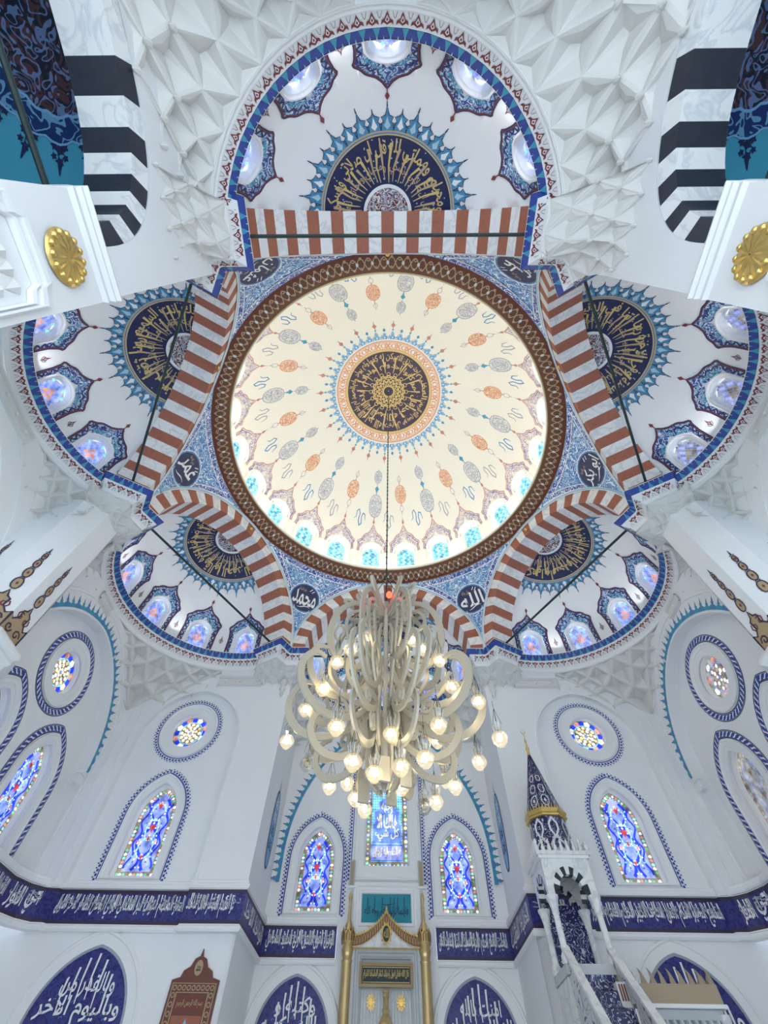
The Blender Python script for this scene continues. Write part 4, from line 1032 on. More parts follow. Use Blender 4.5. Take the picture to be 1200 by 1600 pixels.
# ---------------------------------------------------------------- navy tile band with white writing
bandp = {}
def band_piece(s):
    P = [(s*8.46, -6.2), (s*8.46, 5.85), (s*8.28, 6.30), (s*8.02, PIL), (s*7.75, PIL+.02), (s*7.70, PIL+.1), (s*4.66, PIL+.1), (s*4.64, PIL-.03), (s*3.27, PIL-.06), (s*3.22, APSE-.06), (s*1.3, APSE-.06)]
    return P
for s, side in ((-1, 'left'), (1, 'right')):
    P = band_piece(s)
    tb = thing('inscription_band', 'navy tile band with white Arabic writing along the %s walls' % side, 'frieze', (P[6][0], P[6][1], BB))
    nrm = []
    q = P if s > 0 else P[::-1]
    n = len(P); N_ = []
    for i in range(n):
        a, b = P[max(i-1, 0)], P[min(i+1, n-1)]; d = Vector((b[0]-a[0], b[1]-a[1])).normalized()
        nn = Vector((-d.y, d.x)) if s > 0 else Vector((d.y, -d.x)); N_.append(nn)
    sec = [(-.20, BB-.13), (.02, BB-.13), (.05, BB-.09), (.05, BB-.04), (.0, BB-.02), (.0, BB), (0, BB+.065), (0, BT-.065), (0, BT), (.0, BT+.01), (.04, BT+.02), (.06, BT+.06), (.06, BT+.10), (.02, BT+.12), (.02, BT+.17), (-.02, BT+.19), (-.25, BT+.20)]
    sm = ['moulding']*5+['dark plum', 'tile scroll', 'dark plum']+['moulding']*8
    # densify so the mitres stay clean
    mb = MB(); mb2 = MB()
    for j, m_ in enumerate(sm):
        A = [Vector((P[i][0]+N_[i].x*sec[j][0], P[i][1]+N_[i].y*sec[j][0], sec[j][1])) for i in range(n)]
        B = [Vector((P[i][0]+N_[i].x*sec[j+1][0], P[i][1]+N_[i].y*sec[j+1][0], sec[j+1][1])) for i in range(n)]
        (mb2 if m_ in ('tile scroll', 'dark plum') else mb).loops(A, B, m_, False)
    mb.build('band_moulding', tb); tl = mb2.build('tile_face', tb)
    mb = MB()
    T = {-1: {'main': 'العفو المنتقم التواب البر المتعالي الوالي الباطن الظاهر الاخر الاول', 'pil': 'المؤخر المقدم المقتدر القادر الصمد', 'wall': 'الرؤوف مالك الملك ذو الجلال والاكرام', 'ret': 'الواحد الاحد', 'bay': 'الوكيل القوي المتين الولي الحميد المحصي'},
         1: {'main': 'السميع البصير الحكم العدل اللطيف الخبير الحليم العظيم الغفور', 'pil': 'الشكور العلي الكبير', 'wall': 'المعز المذل الخافض الرافع الباسط', 'ret': 'الحفيظ المقيت', 'bay': 'المجيب الواسع الحكيم الودود المجيد الباعث الشهيد الحق'}}[s]
    def seg(p, q2, text, m0, m1, strokes):
        """write between fractions m0..m1 of the wall run p->q2, in the reading direction of the viewer"""
        p, q2 = Vector((*p, 0)), Vector((*q2, 0)); d = (q2-p).normalized(); nn = Vector((0, 0, 1)).cross(d)
        L_ = (q2-p).length
        f = lambda x, y: p+d*x+Vector((0, 0, y))-nn*.012*(-1 if True else 1)
        # offset toward the hall centre
        mid = (p+q2)/2; tc = Vector((0, 0, 0))-mid; sgn_ = 1 if nn.dot(tc) > 0 else -1
        f = lambda x, y: p+d*x+Vector((0, 0, y))+nn*(.010*sgn_)
        # writing runs right to left for a viewer inside: x must grow to the viewer's right
        write(mb, text, f, L_*m0, L_*m1, BB+.075, BT-.07, 'white paint', strokes, warp=.4)
        write(mb, text[::-1][:max(4, len(text)//3)], lambda x, y: f(x, y)+nn*(.003*sgn_), L_*(m0+.01), L_*m1, BB+.30, BT-.10, 'grey paint', 0)
    if s < 0:
        seg((-7.70, PIL+.1), (-4.66, PIL+.1), T['main'], .01, .99, 34); seg((-4.62, PIL-.045), (-3.30, PIL-.045), T['pil'], .03, .97, 15)
        seg((-3.22, APSE-.06), (-1.3, APSE-.06), T['bay'], .05, .97, 18)
        seg((-8.46, 3.2), (-8.46, 5.8), T['wall'], .02, .98, 22); seg((-8.46, 5.85), (-8.28, 6.30), 'النور', .08, .92, 3); seg((-8.28, 6.30), (-8.02, PIL), 'حي', .1, .9, 2); seg((-3.27, PIL), (-3.22, APSE-.1), T['ret'], .04, .96, 16)
    else:
        seg((4.66, PIL+.1), (7.70, PIL+.1), T['main'], .01, .99, 34); seg((3.30, PIL-.045), (4.62, PIL-.045), T['pil'], .03, .97, 12)
        seg((1.3, APSE-.06), (3.22, APSE-.06), T['bay'], .03, .95, 18)
        seg((8.46, 5.8), (8.46, 3.2), T['wall'], .02, .98, 22); seg((8.28, 6.30), (8.46, 5.85), 'حي', .08, .92, 2); seg((8.02, PIL), (8.28, 6.30), 'المعز', .1, .9, 3); seg((3.22, APSE-.1), (3.27, PIL), T['ret'], .04, .96, 16)
    tag(mb.build('painted_writing', tb), 'white Arabic letters')

# ---------------------------------------------------------------- stalactite vaulting (muqarnas)
def ray_hit(c, al, planes):
    """planes: list of ('x'|'y', value); first hit from c in direction al"""
    d = (cos(al), sin(al)); best = 1e9
    for ax_, v in planes:
        dd = d[0] if ax_ == 'x' else d[1]; cc = c[0] if ax_ == 'x' else c[1]
        if abs(dd) < 1e-6: continue
        t = (v-cc)/dd
        if t > .1: best = min(best, t)
    return (c[0]+d[0]*best, c[1]+d[1]*best)
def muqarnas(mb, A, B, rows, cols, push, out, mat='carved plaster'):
    """A(t) upper edge, B(t) lower edge; out(t) outward direction; folded star niches in staggered tiers"""
    def S(t, s, d=0.0):
        t = max(0, min(1, t)); s = max(0, min(1, s)); a, b = A(t), B(t); p = a+(b-a)*s
        o_ = out(t); bulge = .35*push*sin(pi*s)
        return p+o_*(bulge+d)+Vector((0, 0, 0))
    n = cols
    for j in range(-1, rows):
        for i in range(n+1):
            t = (i+(.5 if j % 2 else 0))/n; h = .5/n
            if t-h > .999 or t+h < .001: continue
            s0, s1, s2 = j/rows, (j+1)/rows, (j+2)/rows
            T_, L_, R_, Bm = (t, s0), (t-h, s1), (t+h, s1), (t, s2)
            cen = S(t, (s0*.62+s2*.38), push*(.75 if j >= 0 else .4))
            mids = []
            cs = [T_, L_, Bm, R_]
            for a, b in zip(cs, cs[1:]+cs[:1]):
                mids.append(((a[0]+b[0])/2, (a[1]+b[1])/2))
            # raised rim then fold
            for q in range(4):
                a, b = cs[q], cs[(q+1) % 4]; m_ = mids[q]; tc = (t, (s0+s2)/2)
                ins = lambda p, f=.86: (tc[0]+(p[0]-tc[0])*f, tc[1]+(p[1]-tc[1])*f)
                pa, pb = S(*a), S(*b); ia, ib = S(*ins(a), .015), S(*ins(b), .015); mm = S(*ins(m_, .60), push*(.62 if q in (0, 3) else .10))
                mb.face([pa, ia, ib, pb], mat); mb.face([ia, mm, cen], mat); mb.face([mm, ib, cen], mat); mb.face([ia, ib, mm], mat)
            # carved drop at the foot of each cell
            if 0 <= t <= 1 and 0 < s2 < 1.01 and j >= 0:
                p = S(t, s2, -.02); k_ = push*.5; sc = (A(.5)-B(.5)).length/rows*.36
                prof_ = [(0, .35*sc), (.28*sc, .1*sc), (.20*sc, -.15*sc), (.26*sc, -.3*sc), (.12*sc, -.6*sc), (0, -.85*sc)]
                mb.lathe(prof_, (p.x, p.y, p.z), mat, 6)
def az_patch(k, al0, al1, planes, zb, rows, cols, push, label, where_name='muqarnas_corbel', top_z=H-.57):
    c = arm(k)(0, EXC, 0); R0 = EXR+.05
    AL = lambda t: rad(al0+(al1-al0)*t)
    A = lambda t: Vector((c.x+R0*cos(AL(t)), c.y+R0*sin(AL(t)), top_z))
    def B(t):
        p = ray_hit((c.x, c.y), AL(t), planes); return Vector((p[0], p[1], zb(deg(AL(t)))))
    out = lambda t: Vector((cos(AL(t)), sin(AL(t)), .25))
    mb = MB(); muqarnas(mb, A, B, rows, cols, push, out)
    p = B(.5); o = mb.build(where_name); return tag(o, label, 'corbel')
def dip(c, wd_, lo_, hi_): return lambda a: hi_-(hi_-lo_)*max(0, 1-abs(a-c)/wd_)**.8
SO = SW-.35
for s, sd in ((-1, 'left'), (1, 'right')):
    K = (lambda a: a) if s < 0 else (lambda a: 180-a)
    # front corner
    pl = [('x', s*SO), ('y', PIL)]
    cc = arm(K(150))(0, EXC, 0); ca = deg(atan2(PIL-cc.y, s*SO-cc.x)) % 360
    az_patch(K(150), K(98), K(177), pl, dip(ca, 36, 10.05, H-.95), 4, 7, .36, 'white stalactite corbel in the %s front corner beneath the blue and red cornice' % sd)
    # pockets beside the side pier
    cp_ = deg(atan2(.75-cc.y, s*SO-cc.x)) % 360
    pl2 = [('x', s*SO), ('y', .75)]
    az_patch(K(150), K(190), K(228), pl2, dip(cp_, 22, 10.9, H-.95), 3, 4, .12, 'white stalactite corbel on the mihrab side of the %s pier' % sd)
    cu = arm(K(210))(0, EXC, 0); cq = deg(atan2(-.75-cu.y, s*SO-cu.x)) % 360
    pl3 = [('x', s*SO), ('y', -.75)]
    az_patch(K(210), K(168), K(132), pl3, dip(cq, 26, 10.3, H-.95), 4, 5, .30, 'shaded white stalactite corbel on the camera side of the %s pier' % sd)
    # plain soffits with a studded moulding
    for kk, a0, a1, plx, lab in ((K(150), K(74), K(98), pl, 'front'), (K(150), K(177), K(190), pl, 'middle'), (K(210), K(168), K(238), [('x', s*SO)], 'rear')):
        c = arm(kk)(0, EXC, 0); mb = MB(); nn = 13
        A = []; B = []; D = []
        for t in lin(0, 1, nn):
            al = rad(a0+(a1-a0)*t); p = ray_hit((c.x, c.y), al, plx)
            A.append(Vector((c.x+(EXR+.05)*cos(al), c.y+(EXR+.05)*sin(al), H-.57))); B.append(Vector((p[0], p[1], H-.72))); 
        mb.loops(A, B, 'plaster', False)
        ins = Vector((0, -.10, 0)) if lab == 'front' else Vector((-s*.10, 0, 0))
        lv = [(0, -.72), (1, -.74), (1, -.80), (.5, -.82), (.4, -.98), (1, -1.0), (1, -1.05), (0, -1.08)]
        for (f0_, z0_), (f1_, z1_) in zip(lv, lv[1:]):
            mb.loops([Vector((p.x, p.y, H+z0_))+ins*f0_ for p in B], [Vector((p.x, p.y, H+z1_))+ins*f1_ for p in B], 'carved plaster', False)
        L_ = (B[-1]-B[0]).length; ns = max(1, int(L_/.42))
        for i in range(ns):
            p = B[0]+(B[-1]-B[0])*((i+.5)/ns)+ins*.5+Vector((0, 0, -.18)); mb.lathe([(0, .05), (.04, .03), (.055, 0), (.04, -.03), (0, -.05)], p, 'moulding', 8)
        tag(mb.build('studded_moulding'), {'front': 'short white studded moulding on the front wall between the %s corner corbel and the bay', 'middle': 'short white studded moulding on the %s side wall between two stalactite corbels', 'rear': 'long white studded moulding under the cornice on the rear part of the %s side wall'}[lab] % sd, 'moulding')
    # mihrab bay corners
    cb = arm(90)(0, EXC, 0); cm_ = deg(atan2(APSE-cb.y, s*3.3-cb.x)) % 360
    az_patch(90, 90-s*74 if s > 0 else 164, 90-s*20, [('x', s*3.3), ('y', APSE)], dip(cm_, 26, 10.3, H-.9), 4, 5, .20, 'white stalactite corbel in the %s corner of the mihrab bay' % sd)
mb = MB(); c = arm(90)(0, EXC, 0)
A = [Vector((c.x+(EXR+.05)*cos(a), c.y+(EXR+.05)*sin(a), H-.57)) for a in lin(rad(70), rad(110), 9)]; B = [Vector((c.x+(APSE-EXC)/math.tan(a) if abs(cos(a)) > 1e-6 else c.x, APSE, H-.75)) for a in lin(rad(70), rad(110), 9)]
mb.loops(A, B, 'plaster', False); mb.build('wall_soffit', wl)
# rear arm: stalactites all round the overhead half dome
XL, XR, YB = -3.5, 3.95, -9.75
for s, sd, xw in ((-1, 'left', XL), (1, 'right', XR)):
    c = arm(270)(0, EXC, 0); ca = deg(atan2(YB-c.y, xw-c.x)) % 360
    def zb(a, ca=ca, s=s):
        d_ = abs(a-ca); v = 10.7 if (a-ca)*s > 0 else 11.35
        return v-(v-9.7)*max(0, 1-d_/26)**.8
    al0, al1 = (194, 262) if s < 0 else (346, 278)
    az_patch(270, al0, al1, [('x', xw), ('y', YB)], zb, 4, 7, .42, 'large white stalactite corbel overhead at the rear %s of the hall' % sd)
c = arm(270)(0, EXC, 0); mb = MB()
AL = lin(rad(262), rad(278), 9)
A = [Vector((c.x+(EXR+.05)*cos(a), c.y+(EXR+.05)*sin(a), H-.57)) for a in AL]; B = [Vector((c.x+(YB-c.y)/math.tan(a), YB, H-.70)) for a in AL]
mb.loops(A, B, 'plaster', False)
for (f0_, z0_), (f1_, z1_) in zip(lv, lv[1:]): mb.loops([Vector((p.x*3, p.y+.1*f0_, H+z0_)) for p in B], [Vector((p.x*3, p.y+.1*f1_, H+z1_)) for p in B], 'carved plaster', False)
for x in lin(-1.3, 1.3, 7): mb.lathe([(0, .05), (.04, .03), (.055, 0), (.04, -.03), (0, -.05)], (x, YB+.05, H-.88), 'moulding', 8)
tag(mb.build('studded_moulding'), 'white studded moulding overhead on the rear wall between the two large stalactite corbels', 'moulding')
# pier heads under the cornice at each corner of the hexagon
def poly_fn(P):
    seg = [(b-a).length for a, b in zip(P, P[1:])]; L = sum(seg)
    def f(t):
        s = max(0, min(1, t))*L; j = 0
        while j < len(seg)-1 and s > seg[j]: s -= seg[j]; j += 1
        return P[j]+(P[j+1]-P[j])*(s/seg[j] if seg[j] else 0)
    return f
def pier_head(top, bot, zb_, rows, cols, label, center):
    T = poly_fn([Vector((x, y, H-.57)) for x, y in top]); Bt = poly_fn([Vector((x, y, zb_)) for x, y in bot])
    ce = Vector((*center, 0))
    out = lambda t: ((ce-Vector((T(t).x, T(t).y, 0))).normalized())
    mb = MB(); muqarnas(mb, T, Bt, rows, max(5, cols-2), .17, out)
    return tag(mb.build('pier_corbel'), label, 'corbel')
for s, sd in ((-1, 'left'), (1, 'right')):
    S2 = lambda P: [(-s*x, y) for x, y in P]
    pier_head(S2([(-2.98, 6.98), (-2.98, 6.08), (-3.46, 6.08), (-3.76, 5.65), (-4.53, 6.1), (-4.8, 6.55)]), S2([(-3.3, 6.98), (-3.3, 6.55), (-3.5, 6.54), (-3.9, 6.54), (-4.3, 6.54), (-4.7, 6.55)]), 11.05, 3, 8,
              'white stepped corbel of the front pier %s of the chandelier' % sd, (s*3.9, 7.5))
    mb = MB(); mb.lathe([(0, .5), (.10, .42), (.13, .3), (.07, .2), (.11, .1), (.05, 0), (.07, -.08), (0, -.22)], (s*3.55, 6.50, 10.75), 'carved plaster', 8)
    tag(mb.build('pendant_drop'), 'small carved drop hanging from the front pier corbel %s of the chandelier' % sd, 'finial')
    pier_head(S2([(-7.55, -1.2), (-7.51, -.895), (-6.76, -.45), (-6.98, 0), (-6.76, .45), (-7.51, .895), (-7.55, 1.2)]), S2([(-7.75, -.78), (-7.75, -.75), (-7.3, -.3), (-7.28, 0), (-7.3, .3), (-7.75, .75), (-7.75, .78)]), 11.15, 3, 8,
              'white stepped corbel on top of the tall %s side pier' % sd, (s*8.8, 0))
    # rear piers
    xw = XL if s < 0 else XR; q = abs(xw)-3.5
    pier_head([(s*2.98, -7.0), (s*2.98, -6.08), (s*3.46, -6.08), (s*3.76, -5.65), (s*4.53, -6.1), (s*4.9, -6.3)], [(s*(3.5+q), -7.4), (s*(3.5+q), -6.6), (s*(3.5+q), -5.95), (s*(3.6+q), -5.82), (s*(4.0+q), -5.82), (s*(4.4+q), -5.85)], 10.0, 4, 8,
              'white faceted corbel at the head of the rear %s pier, near the gallery' % sd, (s*4.4, -7.2))
    # tall side pier with chamfered edges, painted ornaments and a capital
    tp = thing('pier', 'tall chamfered white pier on the %s side with brown painted ornaments above its capital' % sd, 'pier', (s*8.0, 0, 0))
    ring_ = [(-8.85, -.75), (-7.75, -.75), (-7.3, -.3), (-7.3, .3), (-7.75, .75), (-8.85, .75)]
    R2 = S2(ring_)
    mb = MB(); mb.loops([(x, y, 7.2) for x, y in R2], [(x, y, 11.2) for x, y in R2], 'plaster', False); mb.build('shaft', tp)
    mb = MB()
    def ringo(o): return S2([(-8.85, -.75-o), (-7.75+o*.4, -.75-o), (-7.3+o, -.3-o*.4), (-7.3+o, .3+o*.4), (-7.75+o*.4, .75+o), (-8.85, .75+o)])
    prev = [(x, y, 7.28) for x, y in ringo(0)]
    for o, z in ((.04, 7.24), (.20, 7.22), (.24, 7.16), (.24, 7.10), (.16, 7.04), (.18, 6.98), (.12, 6.90), (.10, 6.60), (.04, 6.52), (.08, 6.46), (.02, 6.40), (.0, 0.0)):
        cur = [(x, y, z) for x, y in ringo(o)]; mb.loops(prev, cur, 'moulding', False); prev = cur
    tag(mb.build('capital', tp), 'moulded stone capital on a faceted column')
    mb = MB()
    faces = [((-8.85, -.75), (-7.75, -.75)), ((-7.75, -.75), (-7.3, -.3)), ((-7.3, -.3), (-7.3, .3)), ((-7.3, .3), (-7.75, .75))]
    for (p, q2) in faces:
        p = Vector((*S2([p])[0], 7.28)); q2 = Vector((*S2([q2])[0], 7.28)); d = (q2-p).normalized(); L_ = (q2-p).length; nn = Vector((d.y, -d.x, 0))
        if nn.dot(Vector((-s, 0, 0))+Vector((0, 0, 0))+Vector((0, -.01, 0))) < 0: nn = -nn
        if abs(d.x) > .99: nn = Vector((0, -1, 0))
        f = lambda w_: (lambda x, y: p+d*(x+L_/2)+Vector((0, 0, y))+nn*w_)
        hw_ = L_/2
        sh = [(-hw_, 0), (hw_, 0), (hw_, .42), (hw_*.7, .34), (hw_*.35, .46), (hw_*.40, .62), (hw_*.15, .66), (0, .80), (-hw_*.15, .66), (-hw_*.40, .62), (-hw_*.35, .46), (-hw_*.7, .34), (-hw_, .42)]
        mb.face([f(.008)(x, y) for x, y in sh], 'picture tan'); ribbon(mb, sh, .04, f(.014), 'dark plum', True)
        for sx in (-1, 1):
            ribbon(mb, xf(spiral(min(.14, hw_*.35), 1.2, 10, 0, sx), sx*hw_*.45, .2), .035, f(.012), 'dark plum'); ribbon(mb, xf(spiral(.10, 1.2, 9, 1, -sx), sx*.10, .5), .03, f(.012), 'crimson')
        z = .84
        for i in range(4):
            hh = .30-.035*i; O = [(x, y+z+hh/2) for x, y in ogee(.17-.03*i, hh, 7)]
            mb.face([f(.008)(x, y) for x, y in O], 'picture tan'); ribbon(mb, O, .028, f(.014), 'dark plum', True); diamond(f(.014), 0, z+hh/2, .025, .05, 'crimson'); z += hh+.04
            ribbon(mb, [(-.05, z-.03), (0, z), (.05, z-.03)], .022, f(.014), 'navy')
        ribbon(mb, [(0, z), (0, z+.14)], [.04, .01], f(.012), 'dark plum')
    tag(mb.build('painted_ornament', tp), 'brown and violet lambrequin painted over the capital')

# ---------------------------------------------------------------- rear gallery walls with black and white arches
for s, sd, xw in ((-1, 'left', XL), (1, 'right', XR)):
    YC, AW, ZS, AH = -8.80, 2.16, 8.05, 1.72
    wl = thing('wall_gallery_'+sd, 'white gallery wall at the rear %s pierced by a black and white arch' % sd, 'wall', (xw, -8, 5), kind='structure')
    fr = plane_frame((xw, 0, 0), (0, 1, 0), (-s, 0, 0))
    TH = .78
    # squarish arch head: a superellipse
    def AO(off, n=40): 
        return [(YC+(AW+off)*(abs(cos(a))**.82)*(1 if cos(a) > 0 else -1), ZS+(AH+off)*(abs(sin(a))**.82)) for a in lin(0, pi, n)]
    mb = MB(); O = AO(.26)
    outer = [(YC+AW+.26, 7.9), *O, (YC-AW-.26, 7.9)]
    mb.holed([[(-5.82, 7.9), (-5.82, 11.6), (-12.2, 11.6), (-12.2, 3.2), (YC-AW-.26, 3.2), (YC-AW-.26, 7.9)]+O[::-1]+[(YC+AW+.26, 7.9)]], lambda x, y: fr(0)(x, y), 'plaster')
    mb.face([(xw, -5.82, 3.2), (xw, -5.82, 11.0), (xw+s*(TH+.3), -5.82, 11.0), (xw+s*(TH+.3), -5.82, 3.2)], 'plaster')
    mb.build('wall_plaster', wl)
    ta = thing('striped_arch', 'black and white striped gallery arch at the top %s of the photo' % sd, 'arch', (xw, YC, ZS))
    mb = MB(); nb = 19
    for i in range(nb):
        m_ = 'black stone' if i % 2 == 0 else 'white marble'
        sub = 3
        for q in range(sub):
            u0, u1 = (i+q/sub)/nb, (i+(q+1)/sub)/nb; idx = lambda off, u: AO(off, 2)[0] if False else (YC+(AW+off)*(abs(cos(pi*u))**.82)*(1 if cos(pi*u) > 0 else -1), ZS+(AH+off)*(abs(sin(pi*u))**.82))
            a0, a1, b0, b1 = idx(.26, u0), idx(.26, u1), idx(0, u0), idx(0, u1)
            mb.face([fr(-.02)(*a0), fr(-.02)(*a1), fr(-.10)(*b1), fr(-.10)(*b0)], m_)
            mb.face([fr(-.10)(*b0), fr(-.10)(*b1), fr(-TH)(*b1), fr(-TH)(*b0)], m_)
            mb.face([fr(0)(*a0), fr(0)(*a1), fr(-.02)(*a1), fr(-.02)(*a0)], 'grey marble')
    mb.build('voussoirs', ta)
    # pier carrying the arch, with an impost moulding, a sunk panel and a gilt rosette
    tpq = thing('gallery_pier', 'white panelled pier with an impost moulding and a gilt rosette under the %s gallery arch' % sd, 'pier', (xw, -6.3, 7))
    YE = -6.95
    mb = MB()
    cors = [(-.02, 7.90), (.06, 7.90), (.08, 7.85), (.04, 7.81), (.06, 7.75), (.02, 7.70), (.04, 7.62), (.0, 7.57), (.0, 3.2)]
    for (w0, z0), (w1, z1) in zip(cors, cors[1:]):
        q0, q1 = max(w0, 0), max(w1, 0)
        ringA = [fr(w0)(-5.80+q0*.3, z0), fr(w0)(YE-q0*.5, z0), fr(-TH)(YE-q0*.5, z0)]; ringB = [fr(w1)(-5.80+q1*.3, z1), fr(w1)(YE-q1*.5, z1), fr(-TH)(YE-q1*.5, z1)]
        mb.loops(ringA, ringB, 'moulding', False)
        mb.face([fr(w0)(-5.80+q0*.3, z0), fr(w1)(-5.80+q1*.3, z1), fr(-.9)(-5.80, z1), fr(-.9)(-5.80, z0)], 'moulding')
    mb.face([fr(-.02)(-5.8, 7.9), fr(-.02)(YE, 7.9), fr(-TH)(YE, 7.9), fr(-TH)(-5.8, 7.9)], 'moulding')
    mb.build('pier_shaft', tpq)
    mb = MB()
    prev = None
    for o, w_ in ((0, .004), (.01, .06), (.05, .07), (.07, .03), (.11, .03), (.13, .075), (.19, .08), (.21, .05), (.26, .05), (.29, .004)):
        R_ = [fr(w_)(x, z) for x, z in ((-6.80-o*.3, 3.4), (-6.80-o*.3, 6.30+o), (-6.70, 6.36+o), (-6.66, 6.46+o), (-6.10, 6.46+o), (-6.06, 6.36+o), (-5.96+o*.3, 6.30+o), (-5.96+o*.3, 3.4))]
        if prev: mb.loops(prev, R_, 'moulding', False)
        prev = R_
    for i in range(5):
        for j in range(3):
            y_, z_ = -6.70+.15*i, 6.25-.22*j; mb.face([fr(.01)(y_-.07, z_), fr(.06)(y_, z_-.02), fr(.01)(y_, z_-.16)], 'carved plaster'); mb.face([fr(.01)(y_+.07, z_), fr(.06)(y_, z_-.02), fr(.01)(y_, z_-.16)], 'carved plaster')
    mb.build('panel_moulding', tpq)
    mb = MB(); yc, zc, rr = -6.30, 7.10 if s < 0 else 7.02, .29
    pf = lambda r, a, w_: fr(w_)(yc+r*cos(a), zc+r*sin(a))
    nA = 48
    mb.grid(lambda u, v: pf(v*rr, u, .02+.07*(1-v)**.5*(1 if v < 1 else 0)+(.018*abs(sin(6*u)) if .25 < v < .95 else 0)*(1+.3*sin(v*20))), [2*pi*i/nA for i in range(nA)], [.03, .12, .25, .4, .55, .7, .82, .92, 1.0], 'gold', closed=True)
    for i in range(14):
        a = 2*pi*i/14; p = pf(rr*.82, a, .05); mb.lathe([(0, .04), (.035, .02), (.045, 0), (.035, -.02), (0, -.04)], p, 'gold', 8)
    tag(mb.build('rosette', tpq, smooth=True), 'round gilt rosette')
    mb = MB(); mb.box((xw+s*.5, -6.12, 8.07), (.9, .35, .2), 'moulding'); mb.box((xw+s*.62, -6.5, 8.05), (.5, .3, .16), 'grey marble'); mb.box((xw+s*.55, -6.75, 7.9), (.8, .5, .14), 'grey marble'); mb.build('coping_block', tpq)
    # gallery bay behind with its own medallion dome; the teal holds its cool shade
    gd = thing('gallery_vault', 'vault painted teal for cool shade, with a dark arabesque medallion inside the %s gallery' % sd, 'vault', (xw+s*3.2, YC, 9), kind='structure')
    gx, gr = xw+s*2.3, 3.0; zr = 9.9; rise = 1.2; RR = (gr*gr*1.3+rise*rise)/(2*rise)
    def gs(r, ph, w_=0): 
        x_ = gx+r*cos(ph); lim = xw+s*(TH-.25)
        if s*(x_-lim) < 0: x_ = lim
        y_ = max(-12.15, min(-6.0, YC+r*sin(ph))); r2 = (x_-gx)**2+(y_-YC)**2
        return Vector((x_, y_, zr+rise-r2/(gr*gr)*rise-w_))
    def gm(r, ph, w_=0):
        x_ = xw+s*1.65+r*cos(ph); lim = xw+s*(TH-.25)
        if s*(x_-lim) < 0: x_ = lim
        y_ = -9.0+r*sin(ph); r2 = (x_-gx)**2+(y_-YC)**2
        return Vector((x_, y_, zr+rise-r2/(gr*gr)*rise-w_))
    mb = MB(); mb.grid(lambda u, v: gs(v, u), [2*pi*i/40 for i in range(40)], lin(.02, 5.2, 16), 'gallery shade teal', closed=True); mb.build('vault_shell', gd, smooth=True)
    mb = MB()
    mb.grid(lambda u, v: gm(v*(1+.05*abs(sin(8*u))), u, .012), [2*pi*i/64 for i in range(64)], lin(.02, .86, 6), 'gallery scrollwork', closed=True)
    mb.grid(lambda u, v: gm(v*(1+.05*abs(sin(8*u))), u, .018), [2*pi*i/64 for i in range(64)], [.85, .89], 'sky blue', closed=True)
    mb.grid(lambda u, v: gm(v*(1+.05*abs(sin(8*u))), u, .012), [2*pi*i/64 for i in range(64)], [.89, 1.20], 'gallery border', closed=True)
    mb.grid(lambda u, v: gm(v*(1+.05*abs(sin(8*u))), u, .018), [2*pi*i/64 for i in range(64)], [1.19, 1.22], 'sky blue', closed=True)
    for i in range(16):
        a = 2*pi*(i+.5)/16
        q = lambda x, y, w_=.016: gm(1.24+y, a+x/1.4, w_)
        for (x, y, r) in ((0, .10, .10), (-.10, .05, .08), (.10, .05, .08), (0, .26, .08), (-.10, .20, .06), (.10, .20, .06)):
            mb.face([q(x+r*(1 if j % 2 == 0 else .55)*cos(2*pi*j/10), y+r*(1 if j % 2 == 0 else .55)*sin(2*pi*j/10)) for j in range(10)], 'navy')
        ribbon(mb, [(0, .3), (0, .46)], [.07, .015], q, 'navy')
    mb.build('painted_medallion', gd)
    mb = MB()
    x2 = xw+s*6.6
    mb.face([(xw+s*TH, -6.05, 5.5), (x2, -6.05, 5.5), (x2, -6.05, 9.9), (xw+s*TH, -6.05, 9.9)], 'gallery shade teal')
    mb.holed([[(-5.85, 7.0), (-5.85, 11.6), (-12.2, 11.6), (-12.2, 7.0), (YC-AW, 7.0)]+AO(.0)[::-1]+[(YC+AW, 7.0)]], lambda x, y: fr(-TH)(x, y), 'plaster')
    mb.face([(x2, -6.05, 5.5), (x2, -12.2, 5.5), (x2, -12.2, 9.9), (x2, -6.05, 9.9)], 'plaster')
    mb.face([(xw+s*TH, -12.2, 5.5), (x2, -12.2, 5.5), (x2, -12.2, 9.9), (xw+s*TH, -12.2, 9.9)], 'plaster')
    mb.face([(xw+s*.0, -12.2, 5.5), (x2, -12.2, 5.5), (x2, -5.9, 5.5), (xw+s*.0, -5.9, 5.5)], 'plaster')
    mb.box((xw+s*3.8, -6.12, 9.1), (5.6, .12, .16), 'grey marble')
    mb.build('bay_walls', gd)
    mb = MB(); mb.tube([(xw+s*.62, -6.45, 8.2), (xw+s*.62, -11.05, 8.2)], .04, 'iron', 8)
    tag(mb.build('tie_rod'), 'dark iron tie rod across the black and white arch of the %s gallery' % sd, 'tie rod')
mb = MB(); mb.face([(XL-.3, YB-1.6, 7.4), (XR+.3, YB-1.6, 7.4), (XR+.3, YB-1.6, 9.8), (XL-.3, YB-1.6, 9.8)], 'plaster'); mb.face([(XL-.3, YB-1.6, 9.8), (XR+.3, YB-1.6, 9.8), (XR+.3, YB, 9.8), (XL-.3, YB, 9.8)], 'plaster'); mb.face([(-9, YB, 9.8), (9, YB, 9.8), (9, YB, H), (-9, YB, H)], 'plaster')  # lower faces are unseen, added to keep rear light off the overhead walls
tag(mb.build('wall_rear_light_block'), 'white rear wall strip overhead behind the camera, lower part added to block light', 'wall', kind='structure')

